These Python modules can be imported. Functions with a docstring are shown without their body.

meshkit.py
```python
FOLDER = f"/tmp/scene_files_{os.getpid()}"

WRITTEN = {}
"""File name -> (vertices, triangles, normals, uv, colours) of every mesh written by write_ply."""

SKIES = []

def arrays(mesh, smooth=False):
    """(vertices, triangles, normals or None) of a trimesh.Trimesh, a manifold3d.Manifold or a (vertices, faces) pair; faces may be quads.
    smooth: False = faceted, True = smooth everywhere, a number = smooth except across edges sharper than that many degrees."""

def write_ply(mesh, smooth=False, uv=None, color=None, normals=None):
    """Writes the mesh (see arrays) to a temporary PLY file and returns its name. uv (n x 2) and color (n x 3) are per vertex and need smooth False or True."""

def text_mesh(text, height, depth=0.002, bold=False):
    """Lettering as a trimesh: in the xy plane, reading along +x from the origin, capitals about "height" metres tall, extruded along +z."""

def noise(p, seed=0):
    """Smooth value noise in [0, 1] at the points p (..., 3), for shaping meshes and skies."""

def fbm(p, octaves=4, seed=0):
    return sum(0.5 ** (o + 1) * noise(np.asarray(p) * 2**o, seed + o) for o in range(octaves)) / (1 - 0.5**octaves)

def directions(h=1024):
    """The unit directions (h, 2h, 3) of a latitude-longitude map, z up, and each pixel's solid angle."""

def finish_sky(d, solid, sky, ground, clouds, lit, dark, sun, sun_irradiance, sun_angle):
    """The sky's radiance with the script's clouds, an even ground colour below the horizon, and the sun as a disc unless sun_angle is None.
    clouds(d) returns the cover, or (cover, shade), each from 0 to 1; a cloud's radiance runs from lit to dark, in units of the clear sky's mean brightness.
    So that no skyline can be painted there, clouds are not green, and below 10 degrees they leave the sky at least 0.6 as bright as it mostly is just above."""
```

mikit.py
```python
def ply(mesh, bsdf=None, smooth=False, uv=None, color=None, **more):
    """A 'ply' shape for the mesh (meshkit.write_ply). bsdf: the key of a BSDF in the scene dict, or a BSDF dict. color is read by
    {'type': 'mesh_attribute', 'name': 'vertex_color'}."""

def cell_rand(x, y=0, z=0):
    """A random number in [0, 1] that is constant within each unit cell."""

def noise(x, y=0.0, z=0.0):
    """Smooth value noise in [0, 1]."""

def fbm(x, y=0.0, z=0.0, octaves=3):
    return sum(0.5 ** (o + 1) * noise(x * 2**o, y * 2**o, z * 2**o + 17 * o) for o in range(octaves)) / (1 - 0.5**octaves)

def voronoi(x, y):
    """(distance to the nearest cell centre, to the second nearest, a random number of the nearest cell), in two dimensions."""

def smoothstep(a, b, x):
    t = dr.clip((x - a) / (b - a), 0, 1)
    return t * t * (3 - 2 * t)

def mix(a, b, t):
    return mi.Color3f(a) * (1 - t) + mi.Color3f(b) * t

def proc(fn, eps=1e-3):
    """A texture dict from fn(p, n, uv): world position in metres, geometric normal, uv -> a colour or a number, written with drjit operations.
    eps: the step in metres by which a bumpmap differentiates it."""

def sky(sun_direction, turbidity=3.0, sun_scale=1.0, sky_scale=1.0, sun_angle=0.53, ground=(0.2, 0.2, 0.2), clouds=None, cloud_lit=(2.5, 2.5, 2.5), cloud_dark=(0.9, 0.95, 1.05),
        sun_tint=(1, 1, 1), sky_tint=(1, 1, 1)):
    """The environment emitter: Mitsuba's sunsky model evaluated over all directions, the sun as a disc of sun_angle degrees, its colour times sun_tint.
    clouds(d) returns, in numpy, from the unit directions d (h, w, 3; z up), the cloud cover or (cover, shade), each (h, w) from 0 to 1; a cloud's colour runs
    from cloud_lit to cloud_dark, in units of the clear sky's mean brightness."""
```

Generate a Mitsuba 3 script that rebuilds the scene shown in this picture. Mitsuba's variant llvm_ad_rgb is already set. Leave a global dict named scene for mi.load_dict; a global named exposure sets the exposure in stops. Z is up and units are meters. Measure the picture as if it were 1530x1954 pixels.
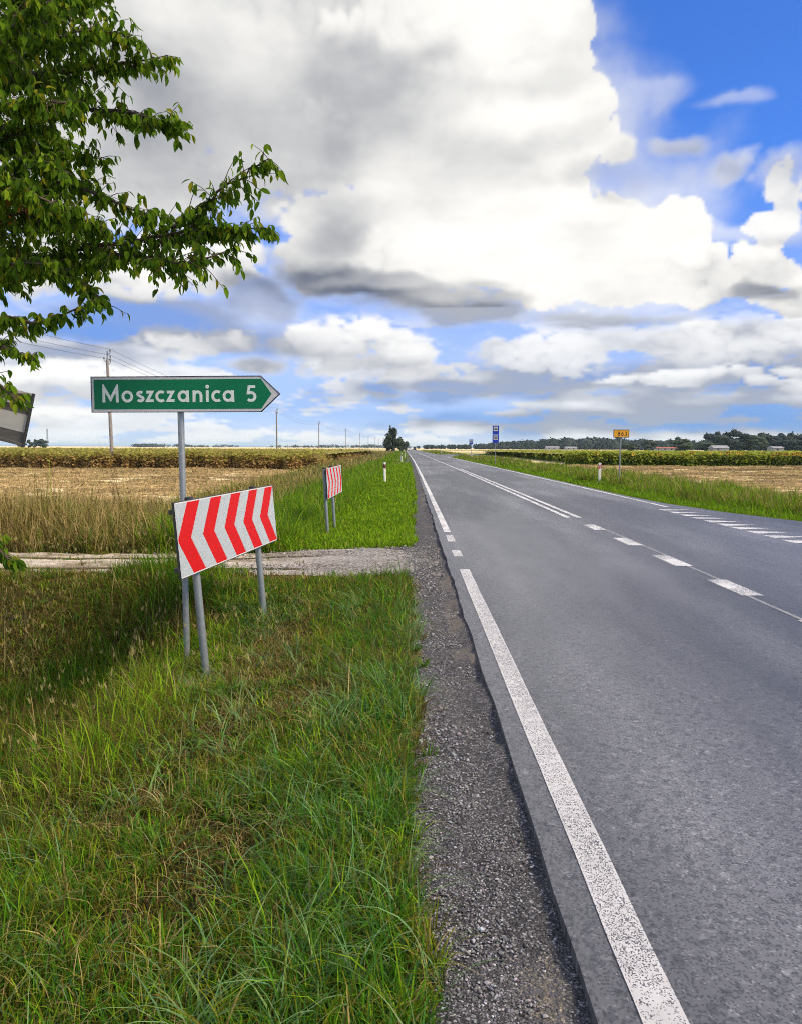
import math
import numpy as np
import trimesh
import drjit as dr
import mitsuba as mi
import mikit
import meshkit
from mikit import proc, noise, fbm, voronoi, cell_rand, smoothstep, mix
from shapely.geometry import Polygon, LineString, Point, box
from shapely.ops import unary_union
from shapely import affinity
from scipy.spatial import cKDTree

T = mi.ScalarTransform4f
rng = np.random.default_rng(863)
scene, labels = {}, {}

# ------------------------------------------------------------------ camera, light, exposure
EYE = 1.6
FWD = np.array([-0.01171635, 0.99649112, -0.08287449])
UP = np.array([-0.00535208, 0.08281649, 0.99655044])
scene['camera'] = {'type': 'perspective', 'fov': 54.68, 'fov_axis': 'x', 'near_clip': 0.05, 'far_clip': 15000.0,
                   'to_world': T().look_at(origin=[0, 0, EYE], target=(np.array([0, 0, EYE]) + FWD).tolist(), up=UP.tolist())}
SUN = (0.80, -0.30, 0.74)
exposure = 1.9

# the clouds over the road: each a union of ellipses (azimuth, elevation, half width, half height in degrees),
# edge softness, raggedness, cover, shade at its top, shade at its base, relief
CLOUDS = [
    ([(-0.0, 4.3, 53.3, 8.29)], 0.9, 0.3, 0.36, 0.05, 0.15, 0.3),  # veil
    ([(-0.0, 0.7, 53.5, 0.92)], 0.8, 0.4, 0.5, 0.1, 0.15, 0.5),  # horizon
    ([(15.6, 1.9, 14.8, 0.96), (22.4, 2.7, 8.1, 1.06)], 0.6, 0.5, 0.35, 0.85, 0.85, 0.3),  # lowblue
    ([(19.0, 5.1, 16.2, 1.42), (10.1, 4.2, 14.0, 0.96), (-16.9, 8.3, 11.6, 1.55), (-25.9, 5.5, 8.1, 1.69)], 0.45, 0.6, 0.6, 0.62, 0.75, 0.9),  # midblue
    ([(-6.2, 7.3, 7.6, 1.47), (-13.3, 7.5, 4.7, 1.08), (-0.9, 6.2, 4.2, 0.97), (-10.8, 6.1, 4.5, 0.96), (-24.0, 4.2, 5.5, 1.04), (-26.0, 2.1, 4.4, 0.49)], 0.25, 0.8, 0.95, 0.02, 0.42, 0.8),  # cream1
    ([(8.6, 6.5, 6.3, 1.25), (6.3, 7.1, 1.5, 0.96), (19.3, 4.9, 2.0, 0.49)], 0.25, 0.8, 0.9, 0.03, 0.45, 0.8),  # cream2
    ([(23.8, 7.3, 7.9, 1.55), (21.3, 4.8, 5.6, 0.42), (25.5, 4.2, 2.8, 0.34)], 0.28, 0.9, 0.92, 0.05, 0.5, 1.0),  # rightband
    ([(-22.2, 11.8, 13.7, 2.32), (-12.9, 13.1, 4.0, 1.03)], 0.25, 0.8, 0.97, 0.0, 0.4, 0.7),  # leftmid
    ([(-16.9, 8.9, 5.3, 0.77), (-11.4, 11.3, 3.3, 0.85), (-10.0, 10.4, 3.0, 1.43)], 0.5, 0.7, 0.75, 0.7, 0.85, 0.6),  # leftgrey
    ([(23.3, 11.9, 2.1, 1.63), (20.1, 11.4, 3.0, 1.67), (26.1, 9.9, 2.4, 1.3), (24.2, 12.5, 1.1, 1.02)], 0.09, 0.8, 1.0, 0.0, 0.5, 0.9),  # rpuff
    ([(23.7, 10.4, 1.9, 0.59)], 0.4, 0.6, 0.8, 0.75, 0.8, 0.4),  # rpuffbase
    ([(25.4, 16.4, 1.4, 1.82), (24.4, 14.8, 1.8, 0.93)], 0.12, 0.8, 0.95, 0.03, 0.3, 0.6),  # rfar
    ([(21.9, 14.2, 5.8, 0.58), (24.9, 17.8, 2.7, 0.89)], 0.5, 0.8, 0.55, 0.12, 0.3, 0.8),  # rthin
    ([(20.8, 17.9, 2.6, 1.29), (18.1, 19.2, 2.0, 0.92)], 0.28, 0.8, 0.75, 0.05, 0.3, 0.8),  # rpuff2
    ([(15.8, 22.4, 2.4, 0.88), (20.7, 21.4, 1.9, 0.29)], 0.7, 0.9, 0.34, 0.1, 0.2, 0.5),  # rwisp
    ([(14.7, 20.8, 2.1, 0.91)], 0.7, 0.9, 0.4, 0.1, 0.2, 0.5),  # rwisp2
    ([(-26.0, 20.3, 7.9, 7.46), (-31.4, 21.2, 6.9, 8.05), (-17.6, 22.6, 9.2, 7.01), (-9.8, 22.6, 11.9, 6.62), (-8.3, 26.8, 15.1, 4.46), (-11.3, 18.5, 9.8, 1.6)], 0.2, 0.28, 1.0, 0.32, 0.48, 0.5),  # leftbig
    ([(4.2, 25.3, 9.2, 5.5), (4.3, 18.8, 11.5, 5.51), (10.9, 14.9, 8.1, 4.71), (14.6, 12.0, 6.7, 2.74), (16.3, 13.6, 4.5, 3.17), (19.9, 12.4, 1.6, 1.59), (9.6, 25.3, 3.2, 4.85), (11.2, 26.9, 2.1, 2.2), (11.8, 21.9, 2.5, 2.41), (0.1, 22.0, 4.5, 2.78), (0.6, 14.2, 7.2, 2.95), (-5.5, 12.9, 3.8, 1.93), (-3.6, 15.8, 4.5, 2.38), (1.3, 21.1, 7.5, 5.01)], 0.08, 0.5, 1.0, 0.08, 0.28, 0.6),  # main
    ([(-0.9, 14.3, 2.6, 1.55), (20.4, 12.7, 1.3, 1.31), (18.3, 15.8, 1.7, 1.61), (15.1, 19.2, 2.1, 1.56), (8.5, 10.9, 2.2, 1.06)], 0.1, 0.8, 1.0, 0.0, 0.22, 0.6),  # mainpuff
    ([(6.3, 26.9, 6.5, 1.68), (7.2, 22.8, 6.2, 3.02), (2.7, 27.6, 2.2, 2.21)], 0.8, 0.5, 0.6, 0.02, 0.08, 0.5),  # coreup
    ([(10.2, 15.6, 8.7, 4.67), (13.2, 11.1, 6.1, 1.56), (3.9, 15.5, 6.4, 2.72)], 0.7, 0.5, 0.75, 0.02, 0.06, 0.55),  # core
    ([(-6.9, 20.6, 8.5, 3.46), (-14.2, 21.4, 8.5, 3.33), (-8.4, 18.4, 8.8, 1.3), (-4.7, 24.4, 4.8, 1.77)], 0.9, 0.6, 0.8, 0.48, 0.58, 0.45),  # shadeleft
    ([(-13.4, 26.4, 8.4, 0.83), (-3.2, 26.1, 5.5, 0.86), (-16.9, 24.4, 4.1, 1.13)], 0.8, 0.8, 0.75, 0.4, 0.46, 0.6),  # shadetop
    ([(0.5, 18.9, 4.9, 1.63), (4.3, 16.8, 3.4, 0.67), (-2.5, 17.2, 4.1, 1.0), (6.5, 20.4, 4.4, 0.95), (8.2, 23.9, 3.3, 0.88)], 0.8, 0.8, 0.6, 0.28, 0.34, 0.5),  # shademid
    ([(13.7, 18.1, 2.5, 0.83), (14.5, 16.9, 1.1, 0.32)], 0.9, 0.9, 0.5, 0.3, 0.36, 0.3),  # smallgrey
    ([(-5.5, 14.1, 2.2, 1.38), (-7.0, 12.7, 2.2, 1.05)], 0.7, 0.6, 0.9, 0.42, 0.6, 0.4),  # greyflank
    ([(-2.5, 11.4, 6.8, 0.93), (-5.5, 12.0, 3.4, 0.92), (0.6, 10.6, 5.7, 1.08), (3.6, 9.9, 3.4, 1.02)], 0.55, 0.5, 1.0, 0.95, 0.95, 0.45),  # darkbase
    ([(-0.9, 11.9, 6.1, 0.5), (4.4, 11.0, 3.4, 0.58)], 0.7, 0.6, 0.8, 0.62, 0.62, 0.5),  # darkbase2
    ([(13.6, 9.2, 5.3, 0.46), (11.8, 8.7, 1.8, 0.29)], 0.6, 0.6, 0.9, 0.45, 0.7, 0.3),  # base2
]

def turned(q, octaves, seed):
    """Layered noise, each layer turned so that no grid shows."""
    out = 0
    for o in range(octaves):
        a = .6 + 1.1 * o
        p = np.stack([q[..., 0] * np.cos(a) - q[..., 1] * np.sin(a), q[..., 0] * np.sin(a) + q[..., 1] * np.cos(a), q[..., 0] * 0 + .37 * o], -1) * 2 ** o
        out = out + .5 ** (o + 1) * meshkit.noise(p + 3.7 * o, seed + o)
    return out / (1 - .5 ** octaves)


def lobes(q, seed, scales=(1.1, 2.3, 4.8, 9.5)):
    """Heaped round lobes of several sizes, from 0 to 1, with creases between them."""
    rs = np.random.default_rng(seed)
    out, total = 0, 0
    for k, s in enumerate(scales):
        lo, hi = q.reshape(-1, 2).min(0) * s - 2, q.reshape(-1, 2).max(0) * s + 2
        tree = cKDTree(rs.uniform(lo, hi, (int(np.prod(hi - lo) * 1.15), 2)))
        dist = tree.query(q * s)[0]
        out = out + .72 ** k * np.sqrt(np.clip(1 - (dist / .95) ** 2, 0, 1))
        total += .72 ** k
    return out / total


def clouds(d):
    az = np.degrees(np.arctan2(d[..., 0], d[..., 1]))
    el = np.degrees(np.arcsin(np.clip(d[..., 2], -1, 1)))
    # the rest of the sky: broken cumulus
    far = meshkit.fbm(np.stack([d[..., 0], d[..., 1], d[..., 2] * 1.6], -1) * 3.0 + 7.3, 5, 5)
    cover_all, shade_all = np.clip((far - .38) * 6, 0, 1), np.clip(.25 + 1.2 * (far - .6), 0, 1)
    part = (np.abs(az) < 44) & (el < 46)
    az, el = az[part], el[part]
    # the deck in front: noise flattened towards the horizon
    v = el + 22.0 * (1 - np.exp(-np.clip(el, 0, 90) / 6.0))
    q = np.stack([az / 6.0, v / 6.0], -1)
    w1, w2 = turned(q * 1.1, 5, 3), turned(q * 1.1 + 31.7, 5, 9)
    wa, we = az + (w1 - .5) * 5.0, el + (w2 - .5) * 4.0 / (1 + 3.5 * np.exp(-el / 6.0))
    ql = q + (np.stack([w1, w2], -1) - .5) * .45 + (np.stack([turned(q * 5, 3, 61), turned(q * 5, 3, 67)], -1) - .5) * .10
    puff = lobes(ql, 21)
    lit = lobes(ql + np.array([.030, .050]), 21)          # the same heaps a step towards the sun
    mid, dev = puff.mean(), puff.std()
    puff, lit = .5 + .17 * (puff - mid) / dev, .5 + .17 * (lit - mid) / dev
    wisp = turned(np.stack([az / 8.0, v / 4.0], -1) + 2.2, 6, 40) - .5
    heap = np.clip((lit - puff) * 2.6 + (.5 - puff) * .8 + wisp * .9, -1, 1)
    veil = np.clip(wisp * 1.6 + (turned(q * 1.6 + 9.2, 5, 47) - .5) * .9, -1, 1)
    out = np.clip(np.clip((np.abs(az) - 33) / 8, 0, 1) + np.clip((el - 33) / 8, 0, 1), 0, 1)
    cover, shade = cover_all[part] * out, shade_all[part]
    # rows of small clouds low over the horizon, their bases blue grey
    qs = np.stack([az / 4.2, v / 2.6], -1)
    f1, f0 = turned(qs + 13.3, 6, 70), turned(qs + 13.3 + np.array([0, .22]), 6, 70)
    f1, f0 = f1 + .22 * (puff - .5), f0 + .22 * (lit - .5)
    lowf = np.clip((f1 - .41) * 9, 0, 1) * np.clip((10.5 - el) / 2.5, 0, 1) * (1 - out)
    cover = np.maximum(cover, lowf * .88)
    shade = np.where(lowf > 0, np.clip(.24 + (f0 - f1) * 5.5 + .26 * np.clip((az - 2) / 12, 0, 1), 0, 1), shade)
    for blobs, soft, amp, cov, s0, s1, tex in CLOUDS:
        heaped = soft < .3                                        # firm heaped clouds; the others are thin sheets
        edge = np.clip((.5 - puff) * amp * 2.3, -.45, .45) if heaped else (turned(q * 2.4 + 8.8, 6, 60) - .5) * amp * 2
        m, low, tot = np.zeros_like(az), np.zeros_like(az), np.full_like(az, 1e-6)
        for a, e, rx, ry in blobs:
            r = np.sqrt(((wa - a) / rx) ** 2 + ((we - e) / ry) ** 2) + edge
            t = np.clip((1 + soft - r) / (2 * soft), 0, 1); t = t * t * (3 - 2 * t)
            near = np.exp(-2.5 * np.clip(r, 0, 4) ** 2)
            low, tot = low + near * np.clip(.5 - .5 * (we - e) / ry, 0, 1), tot + near
            m = np.maximum(m, t)
        s = np.clip(s0 + (s1 - s0) * low / tot + tex * (heap if heaped else veil), 0, 1)
        shade = shade * (1 - m) + s * m
        cover = cover * (1 - m) + np.maximum(cover, cov) * m
    cover_all[part], shade_all[part] = cover, shade
    return cover_all, shade_all


SKY = dict(sun_scale=0.8, sun_angle=18, cloud_lit=(2.95, 2.9, 2.76), cloud_dark=(0.36, 0.43, 0.62), sky_tint=(0.50, 0.92, 1.75), ground=(0.02, 0.02, 0.02))
scene['sky'] = mikit.sky(SUN, turbidity=3, clouds=clouds, **SKY)

# ------------------------------------------------------------------ helpers
def put(key, mesh, bsdf, smooth=False, color=None, to_world=None, **said):
    """One entry of the scene under the next free number of this key; returns the key it took."""
    k, i = key, 0
    while k in scene or (k in labels):
        i += 1
        k = f'{key}_{i:03d}'
    d = mikit.ply(mesh, bsdf, smooth=smooth, color=color)
    if to_world is not None:
        d['to_world'] = to_world
    scene[k] = d
    if said:
        labels[k] = said
    return k


def thing(key, label, category, group=None, **more):
    k, i = key, 0
    while k in scene or k in labels:
        i += 1
        k = f'{key}_{i:03d}'
    labels[k] = {'label': label, 'category': category, **({'group': group} if group else {}), **more}
    return k


def cat(*ms):
    ms = [m for m in ms if m is not None]
    return trimesh.util.concatenate(ms)


def cuboid(x0, x1, y0, y1, z0, z1):
    m = trimesh.creation.box((x1 - x0, y1 - y0, z1 - z0))
    m.apply_translation(((x0 + x1) / 2, (y0 + y1) / 2, (z0 + z1) / 2))
    return m


def tube(pts, r, n=10, cap=True):
    """A round bar along the points; r one radius or one per point."""
    p = np.asarray(pts, float)
    r = np.broadcast_to(np.asarray(r, float), len(p))
    t = np.gradient(p, axis=0)
    t /= np.linalg.norm(t, axis=1, keepdims=True)
    ref = np.eye(3)[np.argmin(np.abs(t).max(0))]
    a = np.cross(t, ref); a /= np.linalg.norm(a, axis=1, keepdims=True)
    b = np.cross(t, a)
    ang = np.arange(n) * 2 * np.pi / n
    v = (p[:, None] + r[:, None, None] * (np.cos(ang)[None, :, None] * a[:, None] + np.sin(ang)[None, :, None] * b[:, None])).reshape(-1, 3)
    f = []
    for i in range(len(p) - 1):
        for j in range(n):
            q = (j + 1) % n
            f += [[i * n + j, i * n + q, (i + 1) * n + q], [i * n + j, (i + 1) * n + q, (i + 1) * n + j]]
    if cap:
        e = len(v)
        v = np.vstack([v, p[:1], p[-1:]])
        for j in range(n):
            q = (j + 1) % n
            f += [[e, q, j], [e + 1, (len(p) - 1) * n + j, (len(p) - 1) * n + q]]
    m = trimesh.Trimesh(v, np.array(f), process=False)
    m.fix_normals()
    return m


def extrude(poly, depth):
    gs = getattr(poly, 'geoms', [poly])
    return cat(*[trimesh.creation.extrude_polygon(g, depth, engine='earcut') for g in gs if g.area > 1e-9])


def frame(origin, u, v, w):
    """Takes local (u, v, w) to the world."""
    m = np.eye(4)
    m[:3, 0], m[:3, 1], m[:3, 2], m[:3, 3] = u, v, w, origin
    return m


def at(mesh, m):
    mesh = mesh.copy()
    mesh.apply_transform(m)
    return mesh


def vnoise(x, y, s, seed=0, oct=3):
    return meshkit.fbm(np.stack([np.asarray(x) / s, np.asarray(y) / s, np.zeros_like(np.asarray(x, float))], -1), oct, seed)


# ------------------------------------------------------------------ materials
def mat(key, base, rough=.6, two=True, **more):
    d = {'type': 'principled', 'base_color': {'type': 'rgb', 'value': list(base)} if isinstance(base, (tuple, list)) else base, 'roughness': rough, **more}
    scene[key] = {'type': 'twosided', 'bsdf': d} if two else d


def bumped(key, base, rough, height, scale, **more):
    d = {'type': 'principled', 'base_color': base, 'roughness': rough, **more}
    scene[key] = {'type': 'twosided', 'bsdf': {'type': 'bumpmap', 'arbitrary': height, 'scale': scale, 'bsdf': d}}


VC = {'type': 'mesh_attribute', 'name': 'vertex_color'}


def asphalt_col(p, n, uv):
    x, y = p.x, p.y
    d, d2, r = voronoi(x * 135, y * 135)
    d3, d4, r2 = voronoi(x * 38 + 7, y * 38)
    grain = dr.select(r > .95, 1.7, dr.select(r < .25, .55, .85 + .35 * r)) * dr.select(r2 < .16, .68, dr.select(r2 > .97, 1.4, 1.0))
    patch = (.90 + .22 * fbm(x * 5.5, y * .06, 11, 3)) * (.68 + .56 * smoothstep(.3, .7, fbm(x * .7, y * .14, 0, 4))) * (.85 + .3 * fbm(x * 5, y * 1.2, 6, 2))
    lane = dr.abs(dr.abs(x - 3.85) - 1.7)                       # the wheels polish two tracks in each lane
    track = .22 * dr.exp(-dr.square((lane - .85) / .3))
    c = .100 * grain * patch * (1.0 + track)
    wob = 5.0 + .8 * (fbm(y * .22, 3.3, 0, 2) - .5) + .12 * (noise(y * 3, 1) - .5)
    seam = dr.select((dr.abs(x - wob) < .02) & (y < 24) & (noise(y * 1.3, 9) > .35), .62, 1.0)
    wob2 = 5.7 + 1.2 * (fbm(y * .17, 8.3, 0, 2) - .5)
    seam *= dr.select((dr.abs(x - wob2) < .015) & (y < 30) & (noise(y * .9, 5) > .45), .7, 1.0)
    return mi.Color3f(.97, 1.0, 1.07) * (c * seam)


def asphalt_h(p, n, uv):
    d, d2, r = voronoi(p.x * 135, p.y * 135)
    return dr.minimum(d2 - d, .5)


bumped('asphalt', proc(asphalt_col), .40, proc(asphalt_h, eps=2e-3), .0022, specular=.75)


def paint_col(p, n, uv):
    x, y = p.x, p.y
    d, d2, r = voronoi(x * 250, y * 250)
    worn = .10 + .46 * fbm(x * 5, y * 1.6, 0, 3)
    lip = dr.abs(x - .72 + .0) > .056                              # the rim of the stripe holds its paint longest
    gone = (r < worn * dr.select(lip, .35, .95)) & (fbm(x * 40, y * 40, 4, 2) > .30)
    c = .47 + .14 * fbm(x * 14, y * 14, 2, 2)
    return dr.select(gone, mi.Color3f(.13, .135, .15) * (.6 + .8 * r), mi.Color3f(c, c, c * 1.01))


def paint_fresh(p, n, uv):
    d, d2, r = voronoi(p.x * 110, p.y * 110)
    c = .50 + .16 * fbm(p.x * 14, p.y * 14, 2, 2)
    scuff = .12 + .5 * smoothstep(.45, .75, fbm(p.x * 6, p.y * 3, 5, 3))
    return dr.select(r < scuff, mi.Color3f(.20), mi.Color3f(c))


def paint_old(p, n, uv):
    d, d2, r = voronoi(p.x * 105, p.y * 105)
    return dr.select(r < .45, mi.Color3f(.14, .145, .16), mi.Color3f(.33))


bumped('worn_paint', proc(paint_col), .5, proc(asphalt_h, eps=2e-3), .002)
mat('road_paint', proc(paint_fresh), .45)
mat('old_paint', proc(paint_old), .55)


def gravel_col(p, n, uv):
    x, y = p.x, p.y
    d, d2, r = voronoi(x * 85 + 1.5 * noise(x * 30, y * 30), y * 85)
    e, e2, q = voronoi(x * 190, y * 190)
    c = (.060 + .26 * r * r * r) * (.35 + 1.2 * q * q) * smoothstep(0., .30, d2 - d) + .012
    mud = .6 * smoothstep(.52, .68, fbm(x * 5, y * 1.8, 3, 4)) * smoothstep(.22, .42, x + .05 * (noise(y * 4, 2) - .5))
    c = c * (1 - .75 * mud) + .75 * mud * (.13 + .06 * q)
    tint = mix(mi.Color3f(1.0, 1.0, 1.08), mi.Color3f(1.12, 1.0, .82), smoothstep(.4, .7, r * .5 + mud * .6))
    return tint * c


def gravel_h(p, n, uv):
    d, d2, r = voronoi(p.x * 62, p.y * 62)
    return dr.minimum(d2 - d, .45) + .4 * fbm(p.x * 9, p.y * 9, 0, 2)


bumped('gravel', proc(gravel_col), .85, proc(gravel_h, eps=3e-3), .010)


def track_col(p, n, uv):
    x, y = p.x, p.y
    d, d2, r = voronoi(x * 40, y * 40)
    b = fbm(x * 1.6, y * 3.2, 0, 4)
    stone = smoothstep(-3.2, -.8, x)                            # the road's chippings carried onto the sand
    sand = mix(mi.Color3f(.24, .195, .13), mi.Color3f(.50, .45, .38), smoothstep(.34, .62, b))
    chips = mi.Color3f(.24, .235, .24) * (.3 + 1.1 * r)
    return mix(sand * (.8 + .35 * r), chips, stone * .8)


def track_h(p, n, uv):
    d, d2, r = voronoi(p.x * 40, p.y * 40)
    return dr.minimum(d2 - d, .4) + 1.5 * fbm(p.x * 4, p.y * 6, 0, 3)


bumped('track_sand', proc(track_col), .9, proc(track_h, eps=4e-3), .012)


def ground_col(p, n, uv):
    x, y = p.x, p.y
    a = fbm(x * 1.4, y * 1.4, 0, 3)
    b = fbm(x * 17, y * 17, 2, 3)
    soil = mix(mi.Color3f(.026, .019, .010), mi.Color3f(.085, .062, .030), smoothstep(.3, .7, b))
    moss = mix(mi.Color3f(.018, .024, .008), mi.Color3f(.050, .060, .015), smoothstep(.3, .7, b))
    near = mix(soil, moss, smoothstep(.42, .60, a))
    strip = cell_rand(dr.floor(y / 140 + .0004 * x), 3)         # far fields, each its own crop
    straw = mix(mi.Color3f(.40, .31, .16), mi.Color3f(.56, .47, .27), fbm(x * .02, y * .05, 0, 3))
    crop = mix(mi.Color3f(.16, .17, .05), mi.Color3f(.28, .25, .09), fbm(x * .03, y * .06, 5, 3))
    farc = dr.select((strip < .35) & (y < 650), crop, straw)
    verge = (x > -7.0 - .01 * y) & (x < 13.0)
    return dr.select(verge & (y < 420), near, farc)


mat('ground_cover', proc(ground_col), .95)


def stubble_col(p, n, uv):
    x, y = p.x, p.y
    ph = y * 4.2 + .10 * x + 1.2 * fbm(x * .5, y * .5, 0, 2)
    row = dr.abs(ph - dr.floor(ph) - .5) * 2
    st = fbm(x * 9, y * 14, 0, 3)
    big = fbm(x * .16, y * .55, 3, 4)
    straw = mix(mi.Color3f(.19, .125, .052), mi.Color3f(.46, .325, .14), smoothstep(.3, .72, st))
    soil = mi.Color3f(.105, .075, .042)
    c = mix(soil, straw, smoothstep(.15, .6, row * .55 + .55 * st))
    wob = 2.2 * (fbm(x * .09, 4.4, 0, 3) - .5) + .5 * (noise(x * 1.1, y * 1.1) - .5)
    bare = dr.maximum(dr.exp(-dr.square((y - 47 - wob) / .9)), .8 * dr.exp(-dr.square((y - 60 - wob) / .8))) * smoothstep(.34, .5, noise(x * .13, y * .05, 8)) * dr.select(x > 0, 1.0, .5)
    c = mix(c, mi.Color3f(.075, .055, .028) * (.7 + .6 * st), bare)
    return c * (.62 + .62 * smoothstep(.3, .7, big))


def stubble_h(p, n, uv):
    return fbm(p.x * 3, p.y * 5, 0, 4)


bumped('stubble', proc(stubble_col), .95, proc(stubble_h, eps=1e-2), .16)

mat('galvanised', proc(lambda p, n, uv: mi.Color3f(.30, .335, .36) * (.78 + .4 * fbm(p.x * 60, p.y * 60, p.z * 22, 3))), .42, metallic=.55, specular=.5)
mat('dark_metal', (.03, .032, .035), .5)
mat('sheet_white', proc(lambda p, n, uv: mi.Color3f(.55, .57, .58) * (.96 + .06 * fbm(p.x * 9, p.y * 9, p.z * 5, 3))), .38)
mat('sheet_grey', proc(lambda p, n, uv: mi.Color3f(.36, .41, .45) * (.95 + .06 * fbm(p.x * 14, p.y * 14, p.z * 14, 3))), .4)
mat('sheet_red', proc(lambda p, n, uv: mi.Color3f(.50, .003, .003) * (.95 + .06 * fbm(p.x * 14, p.y * 14, p.z * 14, 3))), .5, specular=.2)
mat('sheet_green', proc(lambda p, n, uv: mi.Color3f(.001, .17, .075) * (.94 + .09 * fbm(p.x * 4, p.y * 7, p.z * 5, 3))), .5, specular=.25)
mat('letter_white', proc(lambda p, n, uv: mi.Color3f(.66, .74, .72) * (.92 + .12 * fbm(p.x * 40, p.y * 40, p.z * 40, 2))), .4)
mat('sheet_yellow', (.80, .38, .015), .4)
mat('black_print', (.018, .016, .015), .5)
mat('sheet_blue', (.006, .035, .38), .4)
mat('plastic_white', proc(lambda p, n, uv: mi.Color3f(.76, .75, .72) * (.9 + .15 * fbm(p.x * 12, p.y * 12, p.z * 9, 3))), .42)
mat('plastic_red', (.55, .012, .012), .3)
mat('reflector_dark', (.10, .012, .014), .3)
mat('board_grey', proc(lambda p, n, uv: mi.Color3f(.115, .112, .105) * (.7 + .6 * fbm(p.x * 8, p.y * 8, p.z * 30, 3))), .7)
mat('board_pale', proc(lambda p, n, uv: mi.Color3f(.50, .51, .50) * (.85 + .3 * fbm(p.x * 6, p.y * 6, p.z * 18, 4))), .6)
mat('concrete', proc(lambda p, n, uv: mi.Color3f(.26, .235, .22) * (.75 + .5 * fbm(p.x * 4, p.y * 4, p.z * 3, 3))), .85)
mat('porcelain', (.10, .055, .035), .25)
mat('wire', (.05, .05, .055), .5)
mat('render_white', (.33, .33, .325), .8)
mat('roof_pale', (.31, .31, .32), .7)
mat('roof_red', (.32, .10, .06), .8)
mat('pane_dark', (.03, .035, .04), .15)
mat('car_white', (.72, .73, .74), .3, clearcoat=.6)
mat('car_dark', (.02, .022, .028), .3, clearcoat=.6)
mat('rubber', (.02, .02, .02), .8)
mat('bark', proc(lambda p, n, uv: mi.Color3f(.085, .062, .045) * (.6 + .8 * fbm(p.x * 25, p.y * 25, p.z * 7, 3))), .85)
mat('stone', VC, .8)
scene['blade'] = {'type': 'principledthin', 'base_color': VC, 'roughness': .38, 'diff_trans': .6, 'eta': 1.35}
scene['straw'] = {'type': 'principledthin', 'base_color': VC, 'roughness': .6, 'diff_trans': .4, 'eta': 1.3}
scene['leaf'] = {'type': 'principledthin', 'base_color': VC, 'roughness': .45, 'diff_trans': 1.0, 'eta': 1.35}
mat('crown', VC, .9)
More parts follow.
